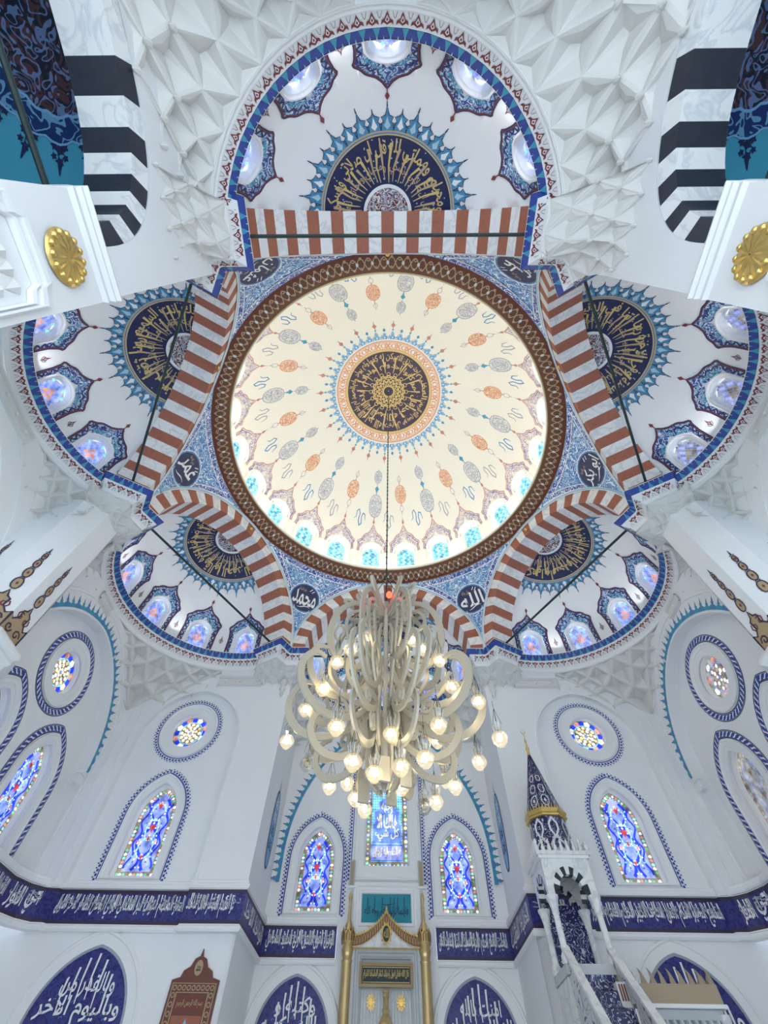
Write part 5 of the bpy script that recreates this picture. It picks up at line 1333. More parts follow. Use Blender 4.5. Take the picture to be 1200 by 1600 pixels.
# ================================================================== FURNISHINGS ON THE MIHRAB WALL
fr = plane_frame((0, APSE, 0), (1, 0, 0), (0, -1, 0))
def frame_rings(mb, fr_, x0, x1, z0, z1, steps, mat):
    prev = None
    for o, w_ in steps:
        R_ = [fr_(w_)(x, z) for x, z in ((x0-o, z0-o), (x1+o, z0-o), (x1+o, z1+o), (x0-o, z1+o))]
        if prev: mb.loops(prev, R_, mat)
        prev = R_
tp = thing('calligraphy_panel', 'turquoise glazed panel with dark Arabic writing in a white frame above the mihrab', 'panel', (0, APSE, 5.87))
mb = MB(); mb.face([fr(.03)(x, z) for x, z in rect(-.67, .67, 5.57, 6.17)], 'teal')
tag(mb.build('panel_face', tp), 'teal glazed face')
mb = MB(); frame_rings(mb, fr, -.67, .67, 5.57, 6.17, ((0, .03), (.015, .06), (.07, .07), (.09, .04), (.14, .04), (.17, .075), (.24, .08), (.27, .05), (.29, .0)), 'moulding'); mb.build('frame', tp)
mb = MB(); write(mb, 'فاينما تولوا فثم وجه الله', fr(.036), -.60, .60, 5.64, 5.92, 'navy', 0)
for x in (-.52, -.33, -.12, .10, .20, .30, .48): ribbon(mb, [(x, 5.78), (x+.01, 6.1)], [.012, .02], fr(.038), 'navy')
ribbon(mb, [(-.15, 5.96), (0, 5.93), (.25, 5.98)], [.008, .02, .008], fr(.037), 'navy'); mb.build('painted_writing', tp)

mh = thing('mihrab', 'pale marble mihrab niche with gold columns and an ogee gilt canopy', 'prayer niche', (0, APSE, 0))
Fm = fr
mb = MB(); yF = APSE-.30
frm = plane_frame((0, APSE, 0), (1, 0, 0), (0, -1, 0))
# stepped marble surround
prev = None
for o, w_ in ((0, .04), (0, .10), (.05, .14), (.09, .14), (.10, .18), (.15, .20), (.17, .24), (.25, .26), (.27, .0)):
    R_ = [frm(w_)(x, z) for x, z in ((-.62-o, 0), (.62+o, 0), (.62+o, 4.86+o), (-.62-o, 4.86+o))]
    if prev: mb.loops(prev, R_, 'grey marble')
    prev = R_
mb.face([frm(.04)(x, z) for x, z in rect(-.62, .62, 0, 4.86)], 'grey marble')
for i in range(15):
    x = -.58+i*.083; mb.tube([(x, APSE-.05, 2.0), (x, APSE-.05, 4.32)], .018, 'white marble', 5)
mb.build('niche_surround', mh)
for sx in (-1, 1):
    mb = MB(); c = (sx*.98, APSE-.22, 0)
    prof_ = [(.13, 0), (.13, 4.75), (.15, 4.78), (.12, 4.82), (.14, 4.90), (.16, 5.0), (.13, 5.04), (.15, 5.12), (.16, 5.2)]
    mb.lathe(prof_, c, 'brass', 16); mb.build('column', mh, smooth=True)
    mb = MB()
    for i in range(8):
        a = 2*pi*i/8; f = lambda x, y: (c[0]+(.175)*cos(a+x/.17), c[1]+.175*sin(a+x/.17), y)
        mb.face([f(x, y) for x, y in ((-.06, 5.12), (.06, 5.12), (.068, 5.3), (0, 5.42), (-.068, 5.3))], 'gold')
        ribbon(mb, [(-.035, 5.14), (-.035, 5.27), (0, 5.33), (.035, 5.27), (.035, 5.14)], .018, lambda x, y: (c[0]+(.182)*cos(a+x/.17), c[1]+.182*sin(a+x/.17), y), 'brown red')
    mb.lathe([(.17, 5.1), (.17, 5.3), (0, 5.4)], c, 'brass', 12)
    mb.build('capital', mh)
    mb = MB(); mb.lathe([(.09, 5.38), (.10, 5.46), (.05, 5.54), (.04, 5.70), (.03, 5.80), (.045, 5.83), (.028, 5.86), (.032, 5.94), (.055, 6.02), (.04, 6.10), (.02, 6.14), (0, 6.22)], c, 'brass', 10); mb.build('pinnacle', mh, smooth=True)
    mb = MB(); mb.box((sx*.98, APSE-.05, 6.62), (.16, .10, .62), 'grey marble'); mb.box((sx*.98, APSE-.06, 6.30), (.22, .14, .05), 'moulding'); mb.box((sx*.98, APSE-.11, 6.62), (.10, .03, .54), 'canopy cloth'); mb.build('upper_pilaster', mh)
# ogee canopy
def og(x):                                 # height of the canopy edge
    t = min(1, abs(x)/.86); return 5.22+.50*(1-t)**1.9+.03*t
mb = MB(); N = 30; xs = lin(-.86, .86, N)
top_ = [(x, og(x)) for x in xs]; bot_ = [(x, 5.02) for x in xs]
yb = .26
mb.loops([frm(yb)(x, z) for x, z in bot_], [frm(yb)(x, z) for x, z in top_], 'white marble', False)
mb.loops([frm(yb)(x, z) for x, z in top_], [frm(0)(x, z) for x, z in top_], 'umber', False)
mb.loops([frm(yb)(x, 5.0) for x in (-.86, .86)], [frm(yb+.02)(x, 5.03) for x in (-.86, .86)], 'gold', False)
mb.build('canopy', mh)
mb = MB()
low = [(x, z-.20) for x, z in top_]
mb.loops([frm(yb+.02)(x, max(z, 5.04)) for x, z in low], [frm(yb+.02)(x, z+.01) for x, z in top_], 'brown red', False)
P, st = resample(top_, .075)
for j, (x, z, nx, nz) in enumerate(P):
    ribbon(mb, [(x-.022, z-.17), (x-.022, z-.06), (x, z-.02), (x+.022, z-.06), (x+.022, z-.17)], .011, frm(yb+.026), 'gold paint')
    mb.face([frm(yb+.03)(x+a, z+b) for a, b in ((-.028, .0), (0, .06), (.028, 0), (0, -.02))], 'gold')
ribbon(mb, low, .014, frm(yb+.028), 'gold paint'); ribbon(mb, top_, .014, frm(yb+.028), 'gold paint')
ribbon(mb, [(0, 5.70), (0, 5.80), (0, 5.86)], [.06, .04, .01], frm(yb+.03), 'gold')
mb.build('gilt_fringe', mh)
mb = MB(); O = xf(circ(1, 24), 0, 5.29, .10, .17); mb.face([frm(yb+.034)(x, z) for x, z in O], 'iron'); ribbon(mb, O, .025, frm(yb+.04), 'gold', True)
write(mb, 'الله', frm(yb+.042), -.06, .06, 5.20, 5.40, 'gold', 0)
for i in range(10):
    a = 2*pi*i/10; mb.face([frm(yb+.036)(.0+.13*cos(a)+p*.03, 5.29+.21*sin(a)+q*.03) for p, q in circ(1, 5)], 'gold')
tag(mb.build('oval_medallion', mh), 'dark oval medallion with gilt letters')
mb = MB()
frame_rings(mb, frm, -.60, .60, 4.42, 4.72, ((0, .16), (.01, .18), (.03, .18), (.035, .20), (.06, .19), (.07, .15)), 'picture tan')
mb.face([frm(.16)(x, z) for x, z in rect(-.60, .60, 4.42, 4.72)], 'iron')
for o in (.02,): ribbon(mb, rect(-.60+o, .60-o, 4.42+o, 4.72-o), .014, frm(.164), 'gold paint', True)
write(mb, 'قال الله تعالى فول وجهك شطر المسجد الحرام', frm(.166), -.56, .56, 4.47, 4.67, 'gold paint', 18)
tag(mb.build('inscription_plaque', mh), 'black plaque with gold writing and a pale rim')
for sx in (-1, 1):
    mb = MB(); c = (sx*.36, 4.12)
    for i in range(12):
        a = 2*pi*i/12; mb.face([frm(.10)(c[0]+x, c[1]+z*1.35) for x, z in [(.03*cos(a), .03*sin(a)), (.085*cos(a+.2), .085*sin(a+.2)), (.115*cos(a), .115*sin(a)), (.085*cos(a-.2), .085*sin(a-.2))]], 'gold')
    mb.face([frm(.11)(c[0]+x, c[1]+z*1.3) for x, z in circ(.05, 12)], 'gold'); tag(mb.build('gilt_boss', mh), 'gilt flower boss')
mb = MB(); mb.lathe([(.10, 3.62), (.15, 3.66), (.16, 3.78), (.10, 3.88), (.07, 3.92), (.09, 3.98), (.05, 4.05), (.05, 4.16), (.08, 4.20), (.06, 4.26), (.09, 4.30), (0, 4.31)], (0, APSE-.16, 0), 'brass', 8); mb.build('lamp_finial', mh)
mb = MB()
for i in range(7):
    x = -.24+.08*i; mb.lathe([(.035, 3.4), (.04, 3.6), (.02, 3.68), (0, 3.7)], (x, APSE-.12, 0), 'grey marble', 6)
mb.build('niche_hood', mh)

# blue tile lunettes
def lunette(fr_, cx, a, zs, z0, text1, text2, label):
    t = thing('tile_panel', label, 'panel', fr_(0)(cx, z0)); O = lambda o: arch_outline(a, zs, o, 1.25, z0, 14, 0, cx)
    mb = MB(); mb.face([fr_(.01)(x, y) for x, y in O(0)], 'tile scroll'); mb.build('tile_face', t)
    mb = MB(); ribbon(mb, O(.025), .05, fr_(.014), 'grey paint'); ribbon(mb, [(cx-a-.05, z0-.02), (cx+a+.05, z0-.02)], .06, fr_(.016), 'grey paint')
    A_ = O(.05); prev = [fr_(.0)(x, y) for x, y in A_]
    for o, w_ in ((.05, .02), (.22, .02), (.24, .05), (.28, .05), (.30, .02), (.32, .0)):
        cur = [fr_(w_)(x, y) for x, y in O(o)]; mb.loops(prev, cur, 'moulding', False); prev = cur
    mb.face([fr_(.03)(x, z) for x, z in rect(cx-a-.6, cx+a+.6, z0-.12, z0-.07)], 'moulding')
    mb.build('frame', t)
    mb = MB(); top = max(y for x, y in O(0)); h = top-z0
    write(mb, text1, fr_(.02), cx-a*.86, cx+a*.88, z0+.04*h, z0+.42*h, 'white paint', 0, warp=.4)
    write(mb, text2, fr_(.022), cx-a*.52, cx+a*.62, z0+.36*h, z0+.70*h, 'white paint', 0, warp=.4)
    for i, (x, y0, y1) in enumerate(((-.42, .2, .60), (-.1, .3, .86), (.08, .35, .92), (.28, .25, .84), (.5, .2, .66), (-.25, .35, .74))):
        ribbon(mb, [(cx+a*x, z0+h*y0), (cx+a*(x-.03), z0+h*(y0+y1)/2), (cx+a*(x-.02), z0+h*y1)], [.02, .035, .045], fr_(.024), 'white paint')
    rnd = random.Random(int(cx*10)+3)
    for i in range(26):
        x = rnd.uniform(-.7, .7); y = rnd.uniform(.1, .8)
        if abs(x) > 1-y: continue
        ribbon(mb, [(cx+a*x-.03, z0+h*y), (cx+a*x, z0+h*y+.03), (cx+a*x+.04, z0+h*y+.02)], .014, fr_(.018), 'mid blue')
    mb.build('painted_writing', t)
frw = plane_frame((0, FW, 0), (1, 0, 0), (0, -1, 0))
lunette(frw, -6.24, .98, 3.30, 3.30, 'وباليوم الاخر', 'وبالقدر من', 'pointed navy tile panel with white Arabic writing, low on the left front wall')
lunette(frw, 6.24, .98, 3.30, 3.30, 'والقدر خيره', 'وشره من', 'pointed navy tile panel with white writing, half hidden behind the tan fringed canopy')
lunette(fr, -2.20, .84, 3.52, 3.46, 'والله وكتبه', 'وكتبه و', 'pointed navy tile panel with white writing left of the mihrab')
lunette(fr, 2.20, .84, 3.52, 3.46, 'الا الله ورسله', 'امنت بالله', 'pointed navy tile panel with white writing right of the mihrab')
# framed prayer picture on the left front pier
t = thing('framed_hanging', 'brown framed prayer hanging with a pointed top on the left front pier', 'wall hanging', (-3.98, FW, 2.6))
frp = plane_frame((0, FW, 0), (1, 0, 0), (0, -1, 0))
mb = MB(); c = -3.97
sil = [(c-.50, 2.6), (c+.50, 2.6), (c+.50, 4.02), (c+.34, 4.06), (c+.30, 4.16), (c+.18, 4.22), (c+.12, 4.34), (c+.03, 4.38), (c, 4.50), (c-.03, 4.38), (c-.12, 4.34), (c-.18, 4.22), (c-.30, 4.16), (c-.34, 4.06), (c-.50, 4.02)]
mb.face([frp(.05)(x, y) for x, y in sil], 'picture brown'); mb.loops([frp(.05)(x, y) for x, y in sil], [frp(.0)(x, y) for x, y in sil], 'picture brown')
mb.build('backing', t)
mb = MB(); ribbon(mb, rect(c-.45, c+.45, 2.65, 3.97), .02, frp(.056), 'picture tan', True); ribbon(mb, rect(c-.33, c+.33, 2.75, 3.84), .025, frp(.056), 'picture tan', True)
for i in range(9): ribbon(mb, xf(circ(.035, 10), c-.39+.0975*i, 3.905), .016, frp(.058), 'picture tan', True)
for sx in (-1, 1):
    for i in range(9): ribbon(mb, xf(circ(.035, 10), c+sx*.39, 3.80-.13*i), .016, frp(.058), 'picture tan', True)
mb.build('border', t)
mb = MB(); mb.face([frp(.056)(x, y) for x, y in xf(circ(1, 20), c, 4.20, .085, .12)], 'picture tan'); write(mb, 'محمد', frp(.06), c-.05, c+.05, 4.14, 4.26, 'iron'); tag(mb.build('oval_badge', t), 'pale oval badge')
mb = MB(); mb.face([frp(.056)(x, y) for x, y in rect(c-.29, c+.29, 3.58, 3.78)], 'brown red'); write(mb, 'بسم الله الرحمن الرحيم', frp(.06), c-.26, c+.26, 3.61, 3.75, 'picture tan')
mb.face([frp(.056)(x, y) for x, y in rect(c-.30, c+.30, 2.8, 3.52)], 'red stone'); O = [(c+x, y) for x, y in [(-.20, 2.9), (.20, 2.9), (.20, 3.2), (.15, 3.30), (.06, 3.36), (0, 3.48), (-.06, 3.36), (-.15, 3.30), (-.20, 3.2)]]
mb.face([frp(.060)(x, y) for x, y in O], 'sky blue'); mb.face([frp(.063)(c+x, y) for x, y in [(-.1, 2.95), (.1, 2.95), (.09, 3.12), (.03, 3.18), (0, 3.3), (-.03, 3.18), (-.09, 3.12)]], 'turquoise'); mb.build('picture', t)

# ---------------------------------------------------------------- minbar
MX, MY, HWm = 3.84, 5.42, .50
mi = thing('minbar', 'marble minbar with striped arches, a white pierced drum and a tall navy tiled spire', 'pulpit', (MX, MY, 0))
cz0, cz1 = 4.05, 4.85
for sx in (-1, 1):
    for sy in (-1, 1):
        mb = MB(); c = (MX+sx*(HWm-.07), MY+sy*(HWm-.07), 0)
        mb.lathe([(.10, 3.99), (.10, 4.10), (.065, 4.16), (.06, 4.70), (.075, 4.72), (.07, 4.76), (.11, 4.93), (.13, 4.97), (.13, 5.0)], c, 'white marble', 10); mb.build('column', mi, smooth=False)
# canopy walls with striped arches
for face in range(4):
    a = face*pi/2; c_, s_ = round(cos(a)), round(sin(a))
    f = lambda w_: (lambda x, z: Vector((MX+c_*x-s_*(-(HWm+w_)), MY+s_*x+c_*(-(HWm+w_)), z)))
    mb = MB(); R_, Ri = .36, .24
    zc = 5.06
    arcO = [(R_*cos(t), zc+R_*sin(t)*1.15) for t in lin(0, pi, 19)]
    mb.holed([[(HWm, 5.0), (HWm, 5.66), (-HWm, 5.66), (-HWm, 5.0), (-R_, 5.0)]+arcO[::-1]+[(R_, 5.0)]], lambda x, z: f(0)(x, z), 'white marble')
    for i in range(11):
        t0, t1 = pi*i/11, pi*(i+1)/11; m_ = 'black stone' if i % 2 == 0 else 'white marble'
        for u0, u1 in ((t0, (t0+t1)/2), ((t0+t1)/2, t1)):
            q = lambda r, t: (r*cos(t), zc+r*sin(t)*1.15)
            mb.face([f(.01)(*q(R_, u0)), f(.01)(*q(R_, u1)), f(.01)(*q(Ri, u1)), f(.01)(*q(Ri, u0))], m_); mb.face([f(.01)(*q(Ri, u0)), f(.01)(*q(Ri, u1)), f(-.12)(*q(Ri, u1)), f(-.12)(*q(Ri, u0))], m_)
    for sx in (-1, 1): mb.face([f(.01)(x, z) for x, z in ((sx*Ri, 5.0), (sx*R_, 5.0), (sx*R_, 5.07), (sx*Ri, 5.07))], 'black stone')
    mb.build('canopy_face', mi)
mb = MB(); mb.box((MX, MY, 5.70), (1.16, 1.16, .07), 'white marble'); mb.box((MX, MY, 5.64), (1.08, 1.08, .06), 'moulding'); mb.box((MX, MY, 5.60), (.95, .95, .02), 'black stone')
for i in range(9):
    for sx, sy in ((1, 0), (0, 1)):
        for e in (-1, 1):
            o = -.54+.135*i; x, y = (MX+o, MY+e*.55) if sx else (MX+e*.55, MY+o)
            mb.lathe([(.045, 5.73), (.05, 5.80), (.02, 5.86), (.035, 5.90), (0, 5.97)], (x, y, 0), 'white marble', 5)
mb.build('cornice', mi)
# octagonal drum with openwork, gold ring, tiled spire, finial
ph = pi/8
def octp(r, z): return [(MX+r*cos(ph+2*pi*i/8), MY+r*sin(ph+2*pi*i/8), z) for i in range(8)]
mb = MB(); mb.loops(octp(.47, 5.72), octp(.42, 6.50), 'minbar tile'); mb.build('drum', mi)
mb = MB()
for i in range(8):
    a = ph+2*pi*(i+.5)/8; hwf = .36*math.tan(pi/8)+.02
    def f(x, z, w_=.025):
        r = (.47-.05*(z-5.72)/.78)*cos(pi/8)+w_; return (MX+r*cos(a)-x*sin(a), MY+r*sin(a)+x*cos(a), z)
    for sg in (-1, 1):
        P_ = [(sg*x, z) for x, z in ((.15, 5.78), (.15, 5.90), (.06, 6.0), (.02, 6.08), (.09, 6.20), (.09, 6.32), (.02, 6.42), (.0, 6.46))]
        ribbon(mb, P_, .045, f, 'white marble')
    ribbon(mb, [(-.17, 5.80), (.17, 5.80)], .05, f, 'white marble'); ribbon(mb, [(-.1, 6.03), (.1, 6.03)], .03, f, 'white marble')
mb.build('openwork', mi)
mb = MB()
prev = octp(.42, 6.48)
for r, z in ((.48, 6.49), (.50, 6.52), (.47, 6.56), (.50, 6.60), (.50, 6.64), (.42, 6.66)): cur = octp(r, z); mb.loops(prev, cur, 'gold'); prev = cur
for i in range(40):
    a = 2*pi*i/40; r = .47; mb.face([(MX+r*cos(a-.05), MY+r*sin(a-.05), 6.63), (MX+r*cos(a+.05), MY+r*sin(a+.05), 6.63), (MX+r*cos(a), MY+r*sin(a), 6.76)], 'gold')
tag(mb.build('gilt_ring', mi), 'gilt ring with small crest')
mb = MB(); mb.loops(octp(.42, 6.64), octp(.025, 8.10), 'minbar tile')
for i in range(8):
    a = ph+2*pi*i/8; mb.tube([(MX+.42*cos(a), MY+.42*sin(a), 6.64), (MX+.028*cos(a), MY+.028*sin(a), 8.1)], .012, 'navy', 4)
    b = a+pi/8
    for z, s in ((6.85, 1.0), (7.15, .8), (7.42, .6)):
        r = (.42-.395*(z-6.64)/1.46)*cos(pi/8)+.012
        f = lambda x, y: (MX+(r-y*.27)*cos(b)-x*sin(b), MY+(r-y*.27)*sin(b)+x*cos(b), z+y)
        ribbon(mb, xf(ogee(.17*s, .26*s, 7)), .018, f, 'white paint', True); diamond(f, 0, 0, .03*s, .05*s, 'crimson' if s < .9 else 'white paint')
mb.build('spire', mi)
mb = MB(); mb.lathe([(.03, 8.08), (.045, 8.14), (.03, 8.2), (.055, 8.27), (.03, 8.34), (.02, 8.42), (.035, 8.48), (.015, 8.55), (.012, 8.68), (0, 8.7)], (MX, MY, 0), 'gold', 8)
mb.tube([(MX+.06*sin(t), MY, 8.76-.06*cos(t)) for t in lin(-2.4, 2.4, 14)], [.004+.010*cos(t/2.4*pi/2) for t in lin(-2.4, 2.4, 14)], 'gold', 5)
tag(mb.build('finial', mi), 'gold finial with a crescent')
# landing, back panel, stair with pierced railings
mb = MB(); mb.box((MX, MY, 3.92), (1.02, 1.02, .14), 'grey marble'); mb.box((MX, MY+.05, 1.92), (.98, .9, 3.84), 'white marble'); mb.build('landing', mi)
mb = MB(); mb.face([(MX-.40, MY+.49, 3.95), (MX+.40, MY+.49, 3.95), (MX+.40, MY+.49, 5.1), (MX-.40, MY+.49, 5.1)], 'minbar tile'); mb.build('back_panel', mi)
n = 14; y0, z0_ = MY-.5, 3.85; dy_, dz_ = .25, .245
mb = MB()
for i in range(n):
    mb.box((MX, y0-dy_*(i+.5), (z0_-dz_*(i+1))/2), (.74, dy_, z0_-dz_*(i+1)), 'white marble')
mb.build('steps', mi)
mb = MB()
for i in range(n):
    z = z0_-dz_*i; y = y0-dy_*i; x0_, x1_ = MX-.33, MX+.33
    mb.face([(x0_, y-.006, z), (x1_, y-.006, z), (x1_, y-.006, z-dz_+.005), (x0_, y-.006, z-dz_+.005)], 'minbar tile'); mb.face([(x0_, y, z-dz_+.006), (x1_, y, z-dz_+.006), (x1_, y-dy_, z-dz_+.006), (x0_, y-dy_, z-dz_+.006)], 'minbar tile')
tag(mb.build('stair_runner', mi), 'dark blue patterned stair runner')
for sx in (-1, 1):
    xx = MX+sx*(HWm-.08); mb = MB(); yA, zA = MY-.45, 4.22; yB, zB = y0-dy_*n, .55+.35
    for e in (-.04, .04):
        mb.face([(xx+e, yA, zA), (xx+e, yB, zB), (xx+e, yB, 0), (xx+e, yA, 0)], 'pierced marble')
    mb.face([(xx-.07, yA, zA+.03), (xx+.07, yA, zA+.03), (xx+.07, yB, zB+.03), (xx-.07, yB, zB+.03)], 'white marble')
    mb.face([(xx-.07, yA, zA-.05), (xx-.07, yA, zA+.03), (xx-.07, yB, zB+.03), (xx-.07, yB, zB-.05)], 'white marble'); mb.face([(xx+.07, yA, zA-.05), (xx+.07, yA, zA+.03), (xx+.07, yB, zB+.03), (xx+.07, yB, zB-.05)], 'white marble')
    mb.face([(xx-.07, yA, zA+.03), (xx+.07, yA, zA+.03), (xx+.07, yA, 3.9), (xx-.07, yA, 3.9)], 'white marble')
    mb.build('railing', mi)
# fringed canopy of the speaker's platform
kx0, kx1, ky0, ky1, kz = 4.22, 5.86, 4.75, 5.9, 3.42
kp = thing('platform_canopy', 'tan fringed canopy with pointed cresting beside the minbar stairs', 'canopy', ((kx0+kx1)/2, 5.3, 3.4))
mb = MB(); mb.box(((kx0+kx1)/2, (ky0+ky1)/2, 3.60), (kx1-kx0, ky1-ky0, .24), 'canopy cloth'); mb.box(((kx0+kx1)/2, (ky0+ky1)/2, 3.45), (kx1-kx0+.06, ky1-ky0+.06, .05), 'moulding'); mb.build('cornice', kp)
for i in range(10):
    x = kx0+.06+i*(kx1-kx0-.12)/9
    for y in (ky0+.02, ky1-.02):
        mb = MB(); mb.mesh([(x-.05, y-.02, 3.72), (x+.05, y-.02, 3.72), (x+.05, y+.02, 3.72), (x-.05, y+.02, 3.72), (x-.065, y-.10, 3.84), (x-.03, y-.10, 3.84), (x-.07, y-.05, 3.92), (x-.04, y-.03, 3.78)], [(0, 1, 5, 4), (1, 2, 7, 5), (2, 3, 7), (3, 0, 4, 7), (4, 5, 6), (5, 7, 6), (7, 4, 6)], 'canopy cloth'); mb.build('crest_leaf', kp)
for i in range(5):
    y = ky0+.15+i*.2
    for x in (kx0+.02, kx1-.02): mb = MB(); mb.lathe([(.05, 3.72), (.045, 3.80), (.015, 3.86), (0, 3.92)], (x, y, 0), 'canopy cloth', 5); mb.build('crest_leaf', kp)
mb = MB(); mb.box(((kx0+kx1)/2, (ky0+ky1)/2, 3.36), (kx1-kx0-.10, ky1-ky0-.10, .12), 'grey marble')
for i in range(13):
    x = kx0+.08+i*(kx1-kx0-.16)/12; mb.lathe([(.03, 3.30), (.05, 3.22), (.03, 3.12), (.05, 3.04), (.02, 2.92), (0, 2.9)], (x, ky0+.05, 0), 'grey marble', 6)
mb.build('fringe', kp)
for x in (kx0+.06, kx1-.06):
    for y in (ky0+.06, ky1-.06):
        mb = MB(); mb.lathe([(.09, 0), (.09, .1), (.055, .16), (.055, 3.2), (.09, 3.3), (.09, 3.36)], (x, y, 0), 'white marble', 10); mb.build('post', kp)
mb = MB(); mb.box((kx0-.06, ky0-.04, 3.56), (.20, .16, .30), 'off white')
for i in range(4): mb.box((kx0-.12+i*.045, ky0-.13, 3.58), (.02, .02, .20), 'brown red')
mb.lathe([(.09, 3.42), (.11, 3.38), (.07, 3.30), (.08, 3.2), (.04, 3.1), (0, 3.0)], (kx0-.05, ky0-.04, 0), 'off white', 8); mb.build('corner_bracket', kp)

# ================================================================== CHANDELIER
ch = thing('chandelier', 'large cream metal chandelier of looping calligraphic arms with dozens of lit glass lamps', 'chandelier', (0, 0, 8.0))
def plate(mb, pts, wd, th, ang, mat, closed=False, off=0.0):
    """flat-bar stroke drawn in the vertical plane at angle ang, th thick"""
    n = len(pts); q = []
    c, s = cos(ang), sin(ang)
    W3 = lambda r, z, t: Vector((c*r-s*(t+off), s*r+c*(t+off), z))
    L = [[], [], [], []]
    for i, p in enumerate(pts):
        a = pts[(i-1) % n] if (closed or i > 0) else p; b = pts[(i+1) % n] if (closed or i < n-1) else p
        dx, dy = b[0]-a[0], b[1]-a[1]; l = sqrt(dx*dx+dy*dy) or 1e-9
        ww = (wd[i] if isinstance(wd, (list, tuple)) else wd)/2; nx, ny = -dy/l*ww, dx/l*ww
        L[0].append(W3(p[0]+nx, p[1]+ny, th/2)); L[1].append(W3(p[0]+nx, p[1]+ny, -th/2)); L[2].append(W3(p[0]-nx, p[1]-ny, -th/2)); L[3].append(W3(p[0]-nx, p[1]-ny, th/2))
    for k in range(4): mb.loops(L[k], L[(k+1) % 4], mat, closed)
    if not closed:
        for e in (0, -1): mb.face([L[k][e] for k in range(4)], mat)
def smooth_path(P, n=5):
    out = []
    for i in range(len(P)-1):
        p0 = P[max(i-1, 0)]; p1 = P[i]; p2 = P[i+1]; p3 = P[min(i+2, len(P)-1)]
        for k in range(n):
            t = k/n; out.append(tuple(.5*((2*p1[d])+(-p0[d]+p2[d])*t+(2*p0[d]-5*p1[d]+4*p2[d]-p3[d])*t*t+(-p0[d]+3*p1[d]-3*p2[d]+p3[d])*t**3) for d in (0, 1)))
    out.append(P[-1]); return out
def wtaper(n, a, b): return [a+(b-a)*sin(pi*i/(n-1)) for i in range(n)]
TH = .036
AM = 'arm metal'
def sm(P, a_, b_, mb, ang, off=0.0, n=5):
    Q = smooth_path(P, n); plate(mb, Q, wtaper(len(Q), a_, b_), TH, ang, AM, False, off)
def arm_upper(a):
    mb = MB()
    sm([(.10, 7.92), (.38, 8.06), (.72, 7.98), (.98, 7.66), (1.08, 7.20), (1.02, 6.78), (.80, 6.52), (.55, 6.52), (.42, 6.70), (.40, 6.95)], .06, .12, mb, a)
    sm([(.14, 7.84), (.50, 7.86), (.74, 7.70), (.80, 7.40), (.70, 6.95), (.56, 6.72)], .04, .06, mb, a)
    sm([(.22, 7.74), (.46, 7.70), (.54, 7.50), (.46, 7.0), (.34, 6.5), (.24, 6.1), (.22, 5.85)], .04, .075, mb, a)
    sm([(.20, 7.55), (.30, 7.2), (.24, 6.8)], .03, .06, mb, a)
    plate(mb, xf(ogee(.15, .34, 8), .91, 7.18, rot=.15), .04, TH, a, AM, True)
    plate(mb, [(.50, 7.86), (.56, 7.70)], .05, TH, a, AM); plate(mb, [(.56, 7.10), (.70, 7.05)], .05, TH, a, AM)
    return mb.build('upper_arm', ch)
def arm_crown(a):
    mb = MB()
    sm([(.04, 7.98), (.22, 8.14), (.44, 8.40), (.60, 8.52), (.56, 8.34), (.38, 8.06), (.20, 7.88)], .05, .075, mb, a)
    sm([(.12, 8.0), (.40, 8.06), (.72, 8.20), (.86, 8.16), (.66, 7.98)], .05, .07, mb, a+.2)
    sm([(.10, 7.94), (.5, 7.92), (.80, 8.0)], .04, .06, mb, a-.2)
    return mb.build('crown_leaf', ch)
def arm_middle(a):
    mb = MB()
    sm([(.20, 6.75), (.34, 6.25), (.62, 5.90), (1.0, 5.80), (1.28, 5.98), (1.40, 6.32), (1.30, 6.60), (1.12, 6.66)], .05, .12, mb, a)
    sm([(.52, 6.00), (.72, 6.30), (.70, 6.62), (.50, 6.74), (.38, 6.56), (.48, 6.36)], .035, .075, mb, a)
    sm([(.84, 5.92), (1.02, 6.12), (1.06, 6.38)], .03, .06, mb, a)
    sm([(.18, 6.3), (.34, 5.80), (.34, 5.4), (.24, 5.15)], .045, .075, mb, a)
    return mb.build('middle_arm', ch)
def arm_outer(a):
    mb = MB()
    sm([(.22, 5.92), (.55, 5.55), (.95, 5.40), (1.32, 5.50), (1.55, 5.80), (1.56, 6.12), (1.38, 6.36), (1.18, 6.34)], .05, .12, mb, a)
    sm([(.30, 5.78), (.68, 5.78), (1.02, 5.86), (1.26, 6.04)], .04, .07, mb, a)
    plate(mb, xf(circ(.09, 10), .80, 5.62), .05, TH, a, AM, True)
    return mb.build('outer_arm', ch)
def arm_lower(a):
    mb = MB()
    sm([(.16, 5.75), (.32, 5.26), (.62, 4.98), (.96, 4.98), (1.16, 5.22), (1.12, 5.50), (.92, 5.56)], .045, .11, mb, a)
    sm([(.12, 5.65), (.26, 5.15), (.22, 4.82), (.10, 4.62)], .04, .08, mb, a)
    plate(mb, xf(ogee(.14, .26, 8), .46, 5.42), .05, TH, a, AM, True)
    return mb.build('lower_arm', ch)
for i in range(8): arm_upper(2*pi*(i+.5)/8-pi/2)
for i in range(6): arm_crown(2*pi*i/6)
for i in range(8): arm_middle(2*pi*(i+.5)/8-pi/2+.12)
for i in range(10): arm_outer(2*pi*i/10)
for i in range(8): arm_lower(2*pi*(i+.5)/8)
def cam_ray(px, py):
    a, b = px-600, py-800; u = a*cr_+b*sr_; v = -a*sr_+b*cr_
    return _F+_R*(u/F_PX)-_U*(v/F_PX)
